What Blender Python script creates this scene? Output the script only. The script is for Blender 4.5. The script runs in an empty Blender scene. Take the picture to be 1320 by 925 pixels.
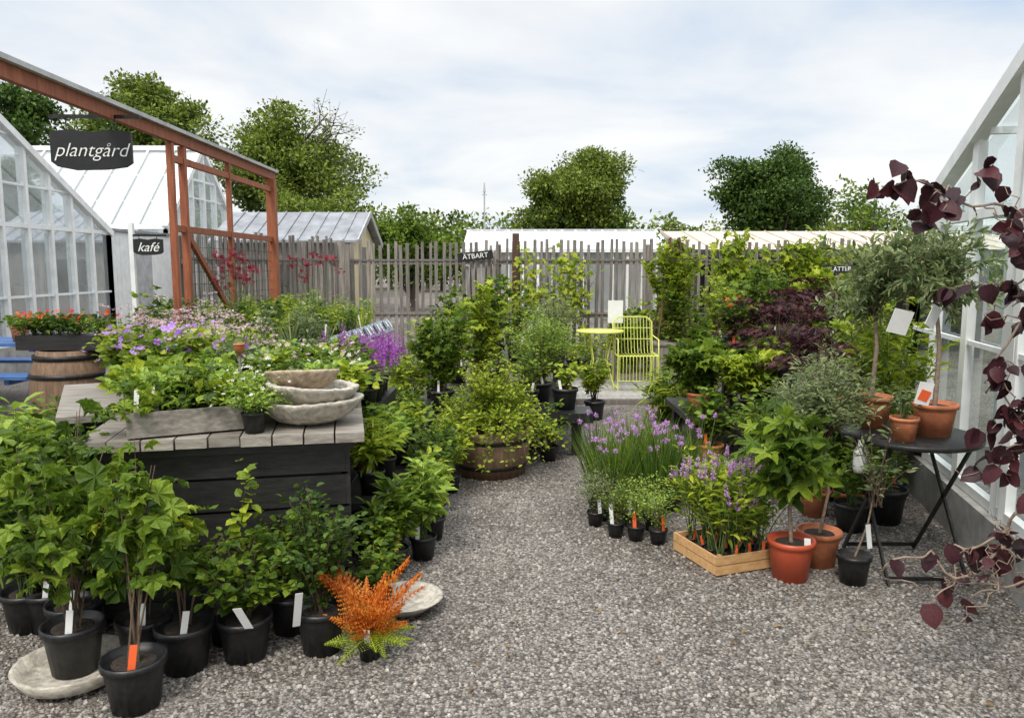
import bpy, math, numpy as np
from mathutils import Vector
R=np.random.default_rng(7)
U=lambda a,b:float(R.uniform(a,b))
sc=bpy.context.scene
sc.view_settings.view_transform='Standard'
sc.view_settings.look='None'
sc.view_settings.exposure=0
# ------------------------------------------------------------ materials
def newmat(name):
    m=bpy.data.materials.new(name); m.use_nodes=True
    nt=m.node_tree; nt.nodes.clear()
    o=nt.nodes.new('ShaderNodeOutputMaterial')
    return m,nt,o
def N(nt,t,**k):
    n=nt.nodes.new(t)
    for a,b in k.items():
        if a in n.inputs.keys(): n.inputs[a].default_value=b
        else: setattr(n,a,b)
    return n
def c4(c): return (c[0],c[1],c[2],1)
def ramp(nt,cols,pos=None):
    r=nt.nodes.new('ShaderNodeValToRGB'); e=r.color_ramp.elements
    n=len(cols)
    if pos is None: pos=[i/(n-1) for i in range(n)]
    e[0].position=pos[0]; e[0].color=c4(cols[0]); e[1].position=pos[-1]; e[1].color=c4(cols[-1])
    for i in range(1,n-1):
        x=e.new(pos[i]); x.color=c4(cols[i])
    return r
def leafmat(name,cols,trans=0.38,rough=0.5,g_=1.15,tone=(1,1,1)):
    cols=[tuple(min(.9,c*g_*t) for c,t in zip(q,tone)) for q in cols]
    m,nt,o=newmat(name); L=nt.links
    g=N(nt,'ShaderNodeNewGeometry'); r=ramp(nt,cols)
    tc=N(nt,'ShaderNodeTexCoord'); nz=N(nt,'ShaderNodeTexNoise',Scale=6.0,Detail=2.0)
    L.new(tc.outputs['Object'],nz.inputs['Vector'])
    mx=N(nt,'ShaderNodeMath',operation='MULTIPLY_ADD'); mx.inputs[1].default_value=0.9; mx.inputs[2].default_value=-0.45
    L.new(nz.outputs['Fac'],mx.inputs[0])
    ad=N(nt,'ShaderNodeMath',operation='ADD',use_clamp=True)
    L.new(g.outputs['Random Per Island'],ad.inputs[0]); L.new(mx.outputs[0],ad.inputs[1])
    L.new(ad.outputs[0],r.inputs[0])
    n2=N(nt,'ShaderNodeTexNoise',Scale=120.0,Detail=2.0); L.new(tc.outputs['Object'],n2.inputs['Vector'])
    hs=N(nt,'ShaderNodeHueSaturation'); L.new(r.outputs[0],hs.inputs['Color'])
    mr=N(nt,'ShaderNodeMapRange'); mr.inputs['From Min'].default_value=.3; mr.inputs['From Max'].default_value=.7
    mr.inputs['To Min'].default_value=.72; mr.inputs['To Max'].default_value=1.25
    L.new(n2.outputs['Fac'],mr.inputs['Value']); L.new(mr.outputs[0],hs.inputs['Value'])
    p=N(nt,'ShaderNodeBsdfPrincipled',Roughness=rough); p.inputs['Specular IOR Level'].default_value=.28
    L.new(hs.outputs[0],p.inputs['Base Color'])
    t=N(nt,'ShaderNodeBsdfTranslucent'); L.new(hs.outputs[0],t.inputs['Color'])
    ms=N(nt,'ShaderNodeMixShader'); ms.inputs[0].default_value=trans
    L.new(p.outputs[0],ms.inputs[1]); L.new(t.outputs[0],ms.inputs[2]); L.new(ms.outputs[0],o.inputs[0])
    return m
def plain(name,col,rough=.6,var=.15,scale=25,bump=.0,metal=0,island=.0):
    m,nt,o=newmat(name); L=nt.links
    tc=N(nt,'ShaderNodeTexCoord'); nz=N(nt,'ShaderNodeTexNoise',Scale=float(scale),Detail=6.0,Roughness=.6)
    L.new(tc.outputs['Object'],nz.inputs['Vector'])
    a=[max(0,c*(1-var*1.6)) for c in col]; b=[min(1,c*(1+var*1.6)) for c in col]
    r=ramp(nt,[a,b],[.3,.7]); L.new(nz.outputs['Fac'],r.inputs[0])
    p=N(nt,'ShaderNodeBsdfPrincipled',Roughness=rough,Metallic=metal)
    src=r.outputs[0]
    if island>0:
        g=N(nt,'ShaderNodeNewGeometry'); hs=N(nt,'ShaderNodeHueSaturation')
        mr=N(nt,'ShaderNodeMapRange'); mr.inputs['To Min'].default_value=1-island; mr.inputs['To Max'].default_value=1+island
        L.new(g.outputs['Random Per Island'],mr.inputs['Value']); L.new(mr.outputs[0],hs.inputs['Value'])
        L.new(src,hs.inputs['Color']); src=hs.outputs[0]
    L.new(src,p.inputs['Base Color'])
    if bump>0:
        b_=N(nt,'ShaderNodeBump',Strength=bump,Distance=.01); L.new(nz.outputs['Fac'],b_.inputs['Height']); L.new(b_.outputs[0],p.inputs['Normal'])
    L.new(p.outputs[0],o.inputs[0]); return m
def wood(name,c1,c2,stretch=(30,30,2),rough=.75,island=.25):
    m,nt,o=newmat(name); L=nt.links
    tc=N(nt,'ShaderNodeTexCoord'); mp=N(nt,'ShaderNodeMapping'); mp.inputs['Scale'].default_value=stretch
    L.new(tc.outputs['Object'],mp.inputs[0])
    nz=N(nt,'ShaderNodeTexNoise',Scale=1.5,Detail=8.0,Roughness=.65); L.new(mp.outputs[0],nz.inputs['Vector'])
    r=ramp(nt,[c1,c2],[.32,.68]); L.new(nz.outputs['Fac'],r.inputs[0])
    g=N(nt,'ShaderNodeNewGeometry'); hs=N(nt,'ShaderNodeHueSaturation')
    mr=N(nt,'ShaderNodeMapRange'); mr.inputs['To Min'].default_value=1-island; mr.inputs['To Max'].default_value=1+island
    L.new(g.outputs['Random Per Island'],mr.inputs['Value']); L.new(mr.outputs[0],hs.inputs['Value']); L.new(r.outputs[0],hs.inputs['Color'])
    p=N(nt,'ShaderNodeBsdfPrincipled',Roughness=rough); L.new(hs.outputs[0],p.inputs['Base Color'])
    b_=N(nt,'ShaderNodeBump',Strength=.35,Distance=.005); L.new(nz.outputs['Fac'],b_.inputs['Height']); L.new(b_.outputs[0],p.inputs['Normal'])
    L.new(p.outputs[0],o.inputs[0]); return m
def glass(name,tint,fac_t,white=.0):
    m,nt,o=newmat(name); L=nt.links
    t=N(nt,'ShaderNodeBsdfTransparent'); t.inputs[0].default_value=c4(tint)
    g=N(nt,'ShaderNodeBsdfGlossy'); g.inputs['Roughness'].default_value=.03; g.inputs[0].default_value=(.85,.9,.95,1)
    lw=N(nt,'ShaderNodeLayerWeight'); lw.inputs[0].default_value=.25
    mr=N(nt,'ShaderNodeMapRange'); mr.inputs['To Min'].default_value=1-fac_t; mr.inputs['To Max'].default_value=.7
    L.new(lw.outputs['Fresnel'],mr.inputs['Value'])
    ms=N(nt,'ShaderNodeMixShader'); L.new(mr.outputs[0],ms.inputs[0]); L.new(t.outputs[0],ms.inputs[1]); L.new(g.outputs[0],ms.inputs[2])
    src=ms.outputs[0]
    if white>0:
        d=N(nt,'ShaderNodeBsdfDiffuse'); d.inputs[0].default_value=(.72,.75,.75,1)
        tl_=N(nt,'ShaderNodeBsdfTranslucent'); tl_.inputs[0].default_value=(.72,.76,.76,1)
        md=N(nt,'ShaderNodeMixShader'); L.new(d.outputs[0],md.inputs[1]); L.new(tl_.outputs[0],md.inputs[2])
        tc=N(nt,'ShaderNodeTexCoord'); nz=N(nt,'ShaderNodeTexNoise',Scale=1.2,Detail=5.0); L.new(tc.outputs['Object'],nz.inputs['Vector'])
        m2=N(nt,'ShaderNodeMapRange'); m2.inputs['From Min'].default_value=.3; m2.inputs['From Max'].default_value=.7
        m2.inputs['To Min'].default_value=white*.6; m2.inputs['To Max'].default_value=min(1,white*1.3)
        L.new(nz.outputs['Fac'],m2.inputs['Value'])
        m3=N(nt,'ShaderNodeMixShader'); L.new(m2.outputs[0],m3.inputs[0]); L.new(src,m3.inputs[1]); L.new(md.outputs[0],m3.inputs[2]); src=m3.outputs[0]
    L.new(src,o.inputs[0]); return m

M={}
G=(1.18,1.0,.62)
M['mid']=leafmat('leaf_mid',[(.030,.070,.012),(.085,.17,.025),(.18,.29,.045)],tone=G)
M['bright']=leafmat('leaf_bright',[(.08,.15,.018),(.20,.32,.035),(.36,.47,.07)],tone=G)
M['yellow']=leafmat('leaf_yellow',[(.16,.24,.02),(.32,.40,.04),(.48,.50,.07)],tone=(1,1,1))
M['dark']=leafmat('leaf_dark',[(.018,.048,.012),(.045,.105,.022),(.09,.175,.035)],tone=G)
M['lime']=leafmat('leaf_lime',[(.11,.21,.04),(.23,.37,.07),(.35,.49,.12)],tone=(1.1,1.,.75))
M['gray']=leafmat('leaf_gray',[(.09,.15,.07),(.18,.25,.12),(.30,.37,.20)],tone=(1.1,1,.85))
M['maroon']=leafmat('leaf_maroon',[(.020,.007,.010),(.042,.012,.017),(.10,.026,.03)],trans=.2,rough=.5,g_=1)
M['maple']=leafmat('leaf_maple',[(.025,.009,.014),(.065,.02,.025),(.13,.05,.045)],trans=.3,g_=1)
M['orange']=leafmat('leaf_orange',[(.32,.06,.008),(.66,.17,.02),(.82,.38,.06)],g_=1)
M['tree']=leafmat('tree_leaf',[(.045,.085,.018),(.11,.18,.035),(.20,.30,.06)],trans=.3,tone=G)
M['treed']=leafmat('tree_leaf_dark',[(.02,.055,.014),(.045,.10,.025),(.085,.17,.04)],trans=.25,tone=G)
M['purple']=leafmat('petal_purple',[(.27,.09,.50),(.42,.19,.64),(.55,.34,.74)])
M['chive']=leafmat('petal_chive',[(.42,.17,.48),(.58,.32,.62),(.68,.46,.7)])
M['salvia']=leafmat('petal_salvia',[(.26,.04,.34),(.42,.09,.48),(.5,.18,.56)])
M['pinkf']=leafmat('petal_pink',[(.5,.30,.36),(.70,.48,.53),(.78,.66,.66)],g_=1)
M['whitef']=leafmat('petal_white',[(.7,.7,.62),(.85,.85,.8)],g_=1)
M['redf']=leafmat('petal_red',[(.4,.01,.02),(.65,.03,.04)])
M['orf']=leafmat('petal_orange',[(.65,.07,.02),(.8,.2,.04)])
M['dredf']=leafmat('petal_darkred',[(.14,.01,.02),(.30,.02,.045)])
M['dry']=leafmat('dry_leaf',[(.12,.07,.03),(.28,.18,.08),(.35,.27,.08)])
M['stem']=plain('stem_green',(.10,.15,.04),.6,.2,40)
M['twig']=plain('twig_brown',(.12,.08,.05),.8,.25,60)
M['curl']=plain('curly_bark',(.26,.19,.14),.7,.25,60)
M['bark']=plain('tree_bark',(.10,.08,.065),.9,.3,4,.5)
M['soil']=plain('potting_soil',(.035,.025,.018),.95,.4,90,.8)
M['black']=plain('black_plastic',(.014,.014,.015),.42,.4,45)
M['terra']=plain('terracotta',(.50,.17,.075),.75,.22,14,.15)
M['redpot']=plain('red_plastic',(.50,.085,.035),.42,.08,10)
M['cement']=plain('cast_cement',(.46,.42,.35),.9,.26,30,.9)
M['cement2']=plain('cast_cement_tan',(.42,.33,.23),.9,.28,34,.9)
M['plinth']=plain('plinth_concrete',(.33,.32,.30),.9,.2,8,.4)
M['white']=plain('white_paint',(.80,.81,.79),.5,.07,6)
M['paper']=plain('label_white',(.78,.78,.76),.5,.04,10)
M['lorange']=plain('label_orange',(.85,.13,.03),.5,.05,10)
M['lblue']=plain('tray_bluegray',(.34,.41,.46),.5,.2,20)
M['sign']=plain('sign_black',(.012,.012,.012),.45,.2,20)
M['chalk']=plain('chalk_white',(.82,.82,.8),.8,.03,20)
M['metal']=plain('dark_metal',(.035,.033,.032),.45,.3,30,.1,.6)
M['zinc']=plain('zinc_cap',(.42,.42,.42),.5,.15,6)
M['blue']=plain('blue_paint',(.06,.14,.34),.5,.15,12)
M['ywire']=plain('yellow_green_steel',(.60,.64,.12),.35,.05,12)
M['cream']=plain('cream_wall',(.66,.57,.34),.8,.08,4)
M['roofg']=plain('gray_roofing',(.25,.26,.28),.8,.18,3,.2)
M['roofb']=plain('beige_roof',(.55,.47,.39),.8,.1,2,.1)
M['roofw']=plain('white_roof',(.70,.73,.74),.6,.08,2)
M['dwall']=plain('dark_wall',(.05,.045,.04),.85,.3,4)
M['gwood']=wood('weathered_gray_wood',(.115,.10,.088),(.29,.26,.225))
M['hwood']=wood('weathered_table_plank',(.15,.13,.11),(.37,.335,.285),(3,30,30))
M['bwood']=wood('black_stained_wood',(.008,.008,.008),(.03,.028,.026),(3,30,30),.5)
M['rwood']=wood('red_brown_timber',(.18,.05,.02),(.36,.11,.045),(20,20,3),.65,.12)
M['pine']=wood('orange_pine_crate',(.46,.25,.10),(.68,.42,.19),(4,30,30),.6,.15)
M['barrel']=wood('barrel_oak',(.10,.06,.035),(.24,.15,.09),(25,25,2))
M['dpost']=wood('dark_post',(.06,.03,.02),(.13,.06,.04))
M['deck']=wood('deck_gray',(.20,.19,.17),(.38,.36,.33),(20,2,20))
M['glass']=glass('glass_clear',(.9,.95,.93),.90)
M['glassw']=glass('glass_hazed',(.92,.95,.95),.88,.26)
M['glassr']=glass('glass_whitewashed',(.92,.95,.97),.85,.62)
M['stone']=plain('loose_stone',(.25,.228,.205),.85,.3,60,.0,0,.7)
MI=list(M.keys())
# ------------------------------------------------------------ mesh builder
def unit(v):
    v=np.asarray(v,float); return v/np.maximum(np.linalg.norm(v,axis=-1,keepdims=True),1e-9)
class MB:
    def __init__(s): s.v=[];s.n=0;s.l=[];s.sz=[];s.m=[];s.sm=[]
    def add(s,verts,faces,mat,smooth=False):
        verts=np.asarray(verts,float).reshape(-1,3); mi=MI.index(mat)
        by={}
        for f in faces: by.setdefault(len(f),[]).append(f)
        for k,fs in by.items():
            a=np.asarray(fs,int)+s.n; s.l.append(a.ravel()); c=len(fs)
            s.sz.append(np.full(c,k)); s.m.append(np.full(c,mi)); s.sm.append(np.full(c,smooth))
        s.v.append(verts); s.n+=len(verts)
    def inst(s,T,P,D,Nn,S,mat,smooth=False):
        tv,tf=T; P=np.asarray(P,float); n=len(P)
        if n==0: return
        mi=MI.index(mat); y=unit(D); x=unit(np.cross(y,Nn)); z=np.cross(x,y)
        S=np.broadcast_to(np.asarray(S,float),(n,))[:,None,None]
        V=P[:,None,:]+S*(tv[None,:,0:1]*x[:,None,:]+tv[None,:,1:2]*y[:,None,:]+tv[None,:,2:3]*z[:,None,:])
        off=(np.arange(n)*len(tv)+s.n)[:,None,None]
        for f in tf:
            k=f.shape[1]; c=f.shape[0]*n
            s.l.append((f[None]+off).ravel()); s.sz.append(np.full(c,k)); s.m.append(np.full(c,mi)); s.sm.append(np.full(c,smooth))
        s.v.append(V.reshape(-1,3)); s.n+=n*len(tv)
    def tube(s,pts,rad,mat,k=5,cap=False):
        pts=np.asarray(pts,float); n=len(pts); rad=np.broadcast_to(np.asarray(rad,float),(n,))
        t=np.gradient(pts,axis=0); t=unit(t)
        ref=np.array([0.,0,1]) if abs(t[0][2])<.9 else np.array([1.,0,0])
        x=unit(np.cross(t,ref)); y=np.cross(t,x)
        a=np.arange(k)*2*np.pi/k
        V=pts[:,None]+rad[:,None,None]*(np.cos(a)[None,:,None]*x[:,None]+np.sin(a)[None,:,None]*y[:,None])
        F=[[i*k+j,i*k+(j+1)%k,(i+1)*k+(j+1)%k,(i+1)*k+j] for i in range(n-1) for j in range(k)]
        if cap: F+= [list(range(k))[::-1],[ (n-1)*k+j for j in range(k)]]
        s.add(V,F,mat,True)
    def bar(s,p0,p1,w,h,mat,up=(0,0,1)):
        p0=np.asarray(p0,float);p1=np.asarray(p1,float); d=unit(p1-p0)
        up=np.asarray(up,float)
        if abs(np.dot(d,unit(up)))>.95: up=np.array([0,1.,0]) if abs(d[1])<.9 else np.array([1.,0,0])
        x=unit(np.cross(d,up)); y=np.cross(x,d)
        V=[p+sx*w/2*x+sy*h/2*y for p in (p0,p1) for sx,sy in ((-1,-1),(1,-1),(1,1),(-1,1))]
        s.add(V,[[0,1,2,3][::-1],[4,5,6,7],[0,1,5,4],[1,2,6,5],[2,3,7,6],[3,0,4,7]],mat)
    def box(s,c,d,mat,rz=0):
        c=np.asarray(c,float); cs,sn=math.cos(rz),math.sin(rz)
        V=[]
        for z in (-1,1):
            for x,y in ((-1,-1),(1,-1),(1,1),(-1,1)):
                a,b=x*d[0]/2,y*d[1]/2; V.append(c+[a*cs-b*sn,a*sn+b*cs,z*d[2]/2])
        s.add(V,[[3,2,1,0],[4,5,6,7],[0,1,5,4],[1,2,6,5],[2,3,7,6],[3,0,4,7]],mat)
    def lathe(s,c,prof,mat,k=24,jit=0,tilt=(0,0)):
        c=np.asarray(c,float); a=np.arange(k)*2*np.pi/k; V=[]
        jr=np.ones(k)
        if jit>0:
            jr=1+jit*(np.sin(a*3+U(0,6))*.4+np.sin(a*7+U(0,6))*.3+R.uniform(-.4,.4,k))
        for r,z in prof:
            X_=r*jr*np.cos(a);Y_=r*jr*np.sin(a); V.append(np.stack([X_,Y_,np.full(k,z)+tilt[0]*X_+tilt[1]*Y_+(R.uniform(-.003,.003,k) if jit>0 else 0)],1)+c)
        n=len(prof)
        F=[[i*k+j,i*k+(j+1)%k,(i+1)*k+(j+1)%k,(i+1)*k+j] for i in range(n-1) for j in range(k)]
        F.append([(n-1)*k+j for j in range(k)]); F.append([j for j in range(k)][::-1])
        s.add(np.concatenate(V),F,mat,True)
    def quad(s,a,b,c,d,mat): s.add([a,b,c,d],[[0,1,2,3]],mat)
    def build(s,name,parent=None):
        me=bpy.data.meshes.new(name)
        V=np.concatenate(s.v); Lp=np.concatenate(s.l); sz=np.concatenate(s.sz)
        me.vertices.add(len(V)); me.loops.add(len(Lp)); me.polygons.add(len(sz))
        me.vertices.foreach_set('co',V.ravel().astype(np.float32))
        me.loops.foreach_set('vertex_index',Lp.astype(np.int32))
        st=np.concatenate([[0],np.cumsum(sz)[:-1]]).astype(np.int32)
        me.polygons.foreach_set('loop_start',st)
        mm=np.concatenate(s.m); used=np.unique(mm); rem={u:i for i,u in enumerate(used)}
        lut=np.zeros(len(MI),int)
        for u,i in rem.items(): lut[u]=i; me.materials.append(M[MI[u]])
        me.polygons.foreach_set('material_index',lut[mm].astype(np.int32))
        me.polygons.foreach_set('use_smooth',np.concatenate(s.sm).astype(bool))
        me.update(calc_edges=True); me.validate()
        ob=bpy.data.objects.new(name,me); sc.collection.objects.link(ob)
        if parent: ob.parent=parent
        return ob
# ------------------------------------------------------------ leaf templates
def tm(v,f):
    by={}
    for x in f: by.setdefault(len(x),[]).append(x)
    return (np.array(v,float),[np.array(b,int) for b in by.values()])
def oval(w=.28):
    return tm([(0,0,0),(0,.45,-.03),(0,1,-.18),(-w,.3,.07),(-w*.85,.68,.02),(w,.3,.07),(w*.85,.68,.02)],
      [[0,1,3],[1,2,4,3],[0,5,1],[1,5,6,2]])
OV=oval(); OVN=oval(.16); OVW=oval(.4)
RH=tm([(0,0,0),(-.3,.5,.06),(0,1,-.08),(.3,.5,.06)],[[0,3,2,1]])
RHN=tm([(0,0,0),(-.13,.5,.03),(0,1,-.05),(.13,.5,.03)],[[0,3,2,1]])
def lobed(n=5,depth=.45,spread=2.2,droop=.15):
    v=[(0,.25,.03)]
    out=[(0,0,0)]
    for i in range(n):
        a=-spread+2*spread*i/(n-1); Lr=.75*(1-.28*abs(i-(n-1)/2)/((n-1)/2))
        st=spread/(n-1)
        if i>0:
            r=Lr*(1-depth); out.append((math.sin(a-st)*r,.25+math.cos(a-st)*r,0))
        out.append((math.sin(a-st*.42)*Lr*.78,.25+math.cos(a-st*.42)*Lr*.78,.03))
        out.append((math.sin(a)*Lr,.25+math.cos(a)*Lr,-droop))
        out.append((math.sin(a+st*.42)*Lr*.78,.25+math.cos(a+st*.42)*Lr*.78,.03))
    v+=out; m=len(out)
    return tm(v,[[0,1+(i+1)%m,1+i] for i in range(m)])
LB=lobed(); LBD=lobed(5,.62,2.3); LB3=lobed(3,.35,1.3); LBW=lobed(5,.24,2.1,.22)
def rnd(k=9):
    v=[(0,.45,-.05)]
    for i in range(k):
        a=2*math.pi*i/k-math.pi; r=.48*(1+.07*(i%2)); v.append((math.sin(a)*r,.48+math.cos(a)*r*1.05+( .08 if i==0 else 0),.07*math.sin(i*2.4)))
    return tm(v,[[0,1+(i+1)%k,1+i] for i in range(k)])
RD=rnd()
def hazel():
    v=[(0,0,0),(0,.35,-.06),(0,.7,-.05),(0,1.05,-.2)]
    lft=[(-.28,.02,.03),(-.45,.3,.10),(-.40,.62,.03),(-.2,.88,-.06)]
    v+=lft+[(-a,b,c*.6+.03) for a,b,c in lft]
    f=[[0,1,5,4],[1,2,6,5],[2,3,7,6]]+[[1,0,8,9],[2,1,9,10],[3,2,10,11]]
    return tm(v,f)
HZ=hazel()
def blade(w=.03,curve=.25,seg=4):
    v=[];f=[]
    for i in range(seg+1):
        t=i/seg; ww=w*(1-t)**.6+.0008; z=-curve*t*t; y=t*(1-.15*curve*t)
        v+=[(-ww,y,z),(0,y,z-ww*.4),(ww,y,z)]
    for i in range(seg):
        a=i*3; f+=[[a,a+1,a+4,a+3],[a+1,a+2,a+5,a+4]]
    return tm(v,f)
BL=blade(); BLW=blade(.06,.4); BLS=blade(.012,.12)
def frond(n=16):
    v=[];f=[]
    zz=lambda t:.05*math.sin(t*5)-.35*t*t
    for i in range(n):
        t=.14+.84*i/n; y=t; z=zz(t); L=.33*math.sin(math.pi*min(1,(t*.75+.22)))*(1.08-t)
        for s in (-1,1):
            K=6
            for j in range(K):
                q=(j+.2)/K; bx=s*L*q; by=y+L*q*.42; l=.042*(1-q)+.010; dz=-q*q*.06
                b=len(v); v+=[(bx,by-.003,z+dz),(bx+s*.010,by+l,z-.012+dz),(bx+s*.026,by,z+dz),(bx+s*.016,by-l,z-.012+dz)]
                f.append([b,b+3,b+2,b+1])
            b=len(v); v+=[(0,y-.005,z),(s*L,y+L*.42,z-.06),(0,y+.005,z)]; f.append([b,b+1,b+2])
    b=len(v)
    for i in range(6):
        t=i/5; v+=[(-.007,t,zz(t)+.002),(.007,t,zz(t)+.002)]
    for i in range(5): f.append([b+2*i,b+2*i+1,b+2*i+3,b+2*i+2])
    return tm(v,f)
FR=frond()
def flower5():
    v=[(0,0,0)];f=[]
    for i in range(5):
        a=2*math.pi*i/5
        b=len(v)
        for da,r in ((-.5,.32),(-.25,.5),(.25,.5),(.5,.32)): v.append((math.cos(a+da)*r,math.sin(a+da)*r,.12))
        f.append([0,b,b+1,b+2,b+3])
    return tm(v,f)
FL=flower5()
# ------------------------------------------------------------ plant generators
def rdir(n,up=0.,sp=1.):
    a=R.uniform(0,2*np.pi,n); d=np.stack([np.cos(a),np.sin(a),up+R.normal(0,.35*sp,n)],1); return unit(d)
def rnorm(n,j=.5): return unit(np.array([0,0,1.])+R.normal(0,j,(n,3)))
def rball(n):
    d=unit(R.normal(0,1,(n,3))); return d
def bush(mb,x,y,z,h,r,ns=14,nl=16,leaf=None,ls=.05,lm='mid',sm='stem',twig=.05,start=.25,up=.25,casc=.35,sr=.004,fl=None,nj=.5,lean=(0,0)):
    leaf=leaf or OV; P=[];E=[]
    for i in range(ns):
        a=U(0,2*math.pi); q=math.sqrt(U(0.02,1)); hh=h*(1-casc*q*q)*U(.70,1.12)
        b=np.array([x+U(-1,1)*r*.12,y+U(-1,1)*r*.12,z]); e=np.array([x+r*q*math.cos(a)+lean[0],y+r*q*math.sin(a)+lean[1],z+hh])
        m=np.array([x+r*q*.4*math.cos(a)+lean[0]*.3,y+r*q*.4*math.sin(a)+lean[1]*.3,z+max(hh,.6*h*(1-casc*.3))*.68])
        t=np.linspace(0,1,6)[:,None]; c=(1-t)**2*b+2*t*(1-t)*m+t*t*e
        mb.tube(c,np.linspace(sr,sr*.35,6),sm,3)
        t=(start+(1-start)*R.uniform(0,1,nl)**.8)[:,None]
        P.append((1-t)**2*b+2*t*(1-t)*m+t*t*e); E.append(e)
    P=np.concatenate(P); n=len(P); D=rdir(n,up); P=P+D*R.uniform(0,twig,n)[:,None]
    mb.inst(leaf,P,D,rnorm(n,nj),ls*R.uniform(.5,1.2,n),lm)
    E=np.array(E)
    if fl:
        k=fl.get('n',ns); idx=R.integers(0,len(E),k); Q=E[idx]+R.normal(0,fl.get('sp',.03),(k,3))*[1,1,.5]; Q[:,2]+=fl.get('dz',.02)
        kind=fl.get('kind','disc')
        if kind=='disc':
            mb.inst(FL,Q,rdir(k,.1),unit(np.array([0,-.5,.8])+R.normal(0,.45,(k,3))),fl['s']*R.uniform(.7,1.2,k),fl['m'])
        elif kind=='spike':
            for q in Q: spike(mb,q,fl.get('len',.12),fl['s'],fl['m'])
        elif kind=='umbel':
            for q in Q:
                w=14; pp=q+R.normal(0,1,(w,3))*[fl['s'],fl['s'],fl['s']*.3]; mb.inst(FL,pp,rdir(w),rnorm(w,.4),.018,fl['m']); mb.tube([q-[0,0,.15],q],[.002,.0015],'stem',3)
def ball(mb,c,s,m,n=26):
    d=rball(n); mb.inst(RHN,np.asarray(c)+d*s*.15,d,rball(n),s*R.uniform(.8,1.1,n),m)
def spike(mb,c,L,s,m,n=34):
    t=R.uniform(0,1,n); P=np.asarray(c)+np.stack([R.normal(0,.003,n),R.normal(0,.003,n),t*L],1)
    mb.inst(RH,P,rdir(n,.5),rball(n),s*(1.1-.7*t),m); mb.tube([np.asarray(c)-[0,0,.1],np.asarray(c)+[0,0,L]],[.002,.001],'stem',3)
def grass(mb,x,y,z,h,r,n,T=None,m='mid',lean=.3):
    T=T or BL; a=R.uniform(0,2*np.pi,n); q=np.sqrt(R.uniform(0,1,n))
    P=np.stack([x+r*.5*q*np.cos(a),y+r*.5*q*np.sin(a),np.full(n,z)],1)
    D=unit(np.stack([lean*q*np.cos(a),lean*q*np.sin(a),np.ones(n)],1)+R.normal(0,.07,(n,3)))
    Nn=unit(np.stack([-np.cos(a),-np.sin(a),np.full(n,.1)],1))
    mb.inst(T,P,D,Nn,h*R.uniform(.6,1.1,n),m)
def crown(mb,c,rx,rz,n,leaf,ls,lm,base=None,br=14,up=.2,shell=.5,tr=.012):
    c=np.asarray(c,float); d=rball(n); rr=R.uniform(shell**3,1,n)**(1/3)*R.uniform(.85,1.12,n)
    P=c+d*rr[:,None]*[rx,rx,rz]
    D=unit(d+R.normal(0,.6,(n,3))+[0,0,up])
    mb.inst(leaf,P,D,rnorm(n,.7),ls*R.uniform(.6,1.2,n),lm)
    if base is not None:
        for i in range(br):
            q=rball(1)[0]; e=c+q*[rx,rx,rz]*U(.6,1.0); m=(np.asarray(base)+e)/2+[0,0,rz*.15]+R.normal(0,.03*rx,3)
            mb.tube([base,m,e],[tr*.5,tr*.35,tr*.12],'twig',4)
def pot(mb,x,y,z,r,h,mat='black'):
    mb.lathe((x,y,z),[(r*.74,0),(r*.93,h*.84),(r*.94,h*.86),(r*1.02,h*.86),(r*1.02,h),(r*.94,h),(r*.92,h*.9)],mat,22)
    mb.lathe((x,y,z),[(r*.6,h*.3),(r*.925,h*.88),(r*.5,h*.915)],'soil',16)
def label(mb,x,y,z,w=.02,h=.1,mat='paper',rz=None,tilt=.2):
    rz=U(-.6,.6) if rz is None else rz
    p=np.array([x,y,z]); t=np.array([x+tilt*h*U(-1,1),y+tilt*h*.6,z+h])
    mb.bar(p,t,w,.0015,mat,up=(math.sin(rz),-math.cos(rz),.1))
def potted(name,x,y,z=0,pr=.1,ph=.16,pm='black',lab=None,**k):
    mb=MB(); pot(mb,x,y,z,pr,ph,pm); bush(mb,x,y,z+ph*.88,**k)
    if lab:
        for l in lab: label(mb,x+U(-.5,.5)*pr,y-pr*.7,z+ph*.85,.022,U(.08,.13),l)
    return mb.build(name)
def empty(name,loc=(0,0,0)):
    e=bpy.data.objects.new(name,None); e.location=loc; sc.collection.objects.link(e); return e
def text(parent,body,loc,size,mat,rz=0,shear=0,tiltx=90,off=0):
    cu=bpy.data.curves.new('lettering','FONT'); cu.body=body; cu.size=size; cu.align_x='CENTER'; cu.align_y='CENTER'; cu.shear=shear; cu.extrude=.001; cu.offset=off
    cu.materials.append(M[mat]); ob=bpy.data.objects.new('lettering',cu); ob.location=loc; ob.rotation_euler=(math.radians(tiltx),0,rz); sc.collection.objects.link(ob); ob.parent=parent
    return ob
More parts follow.
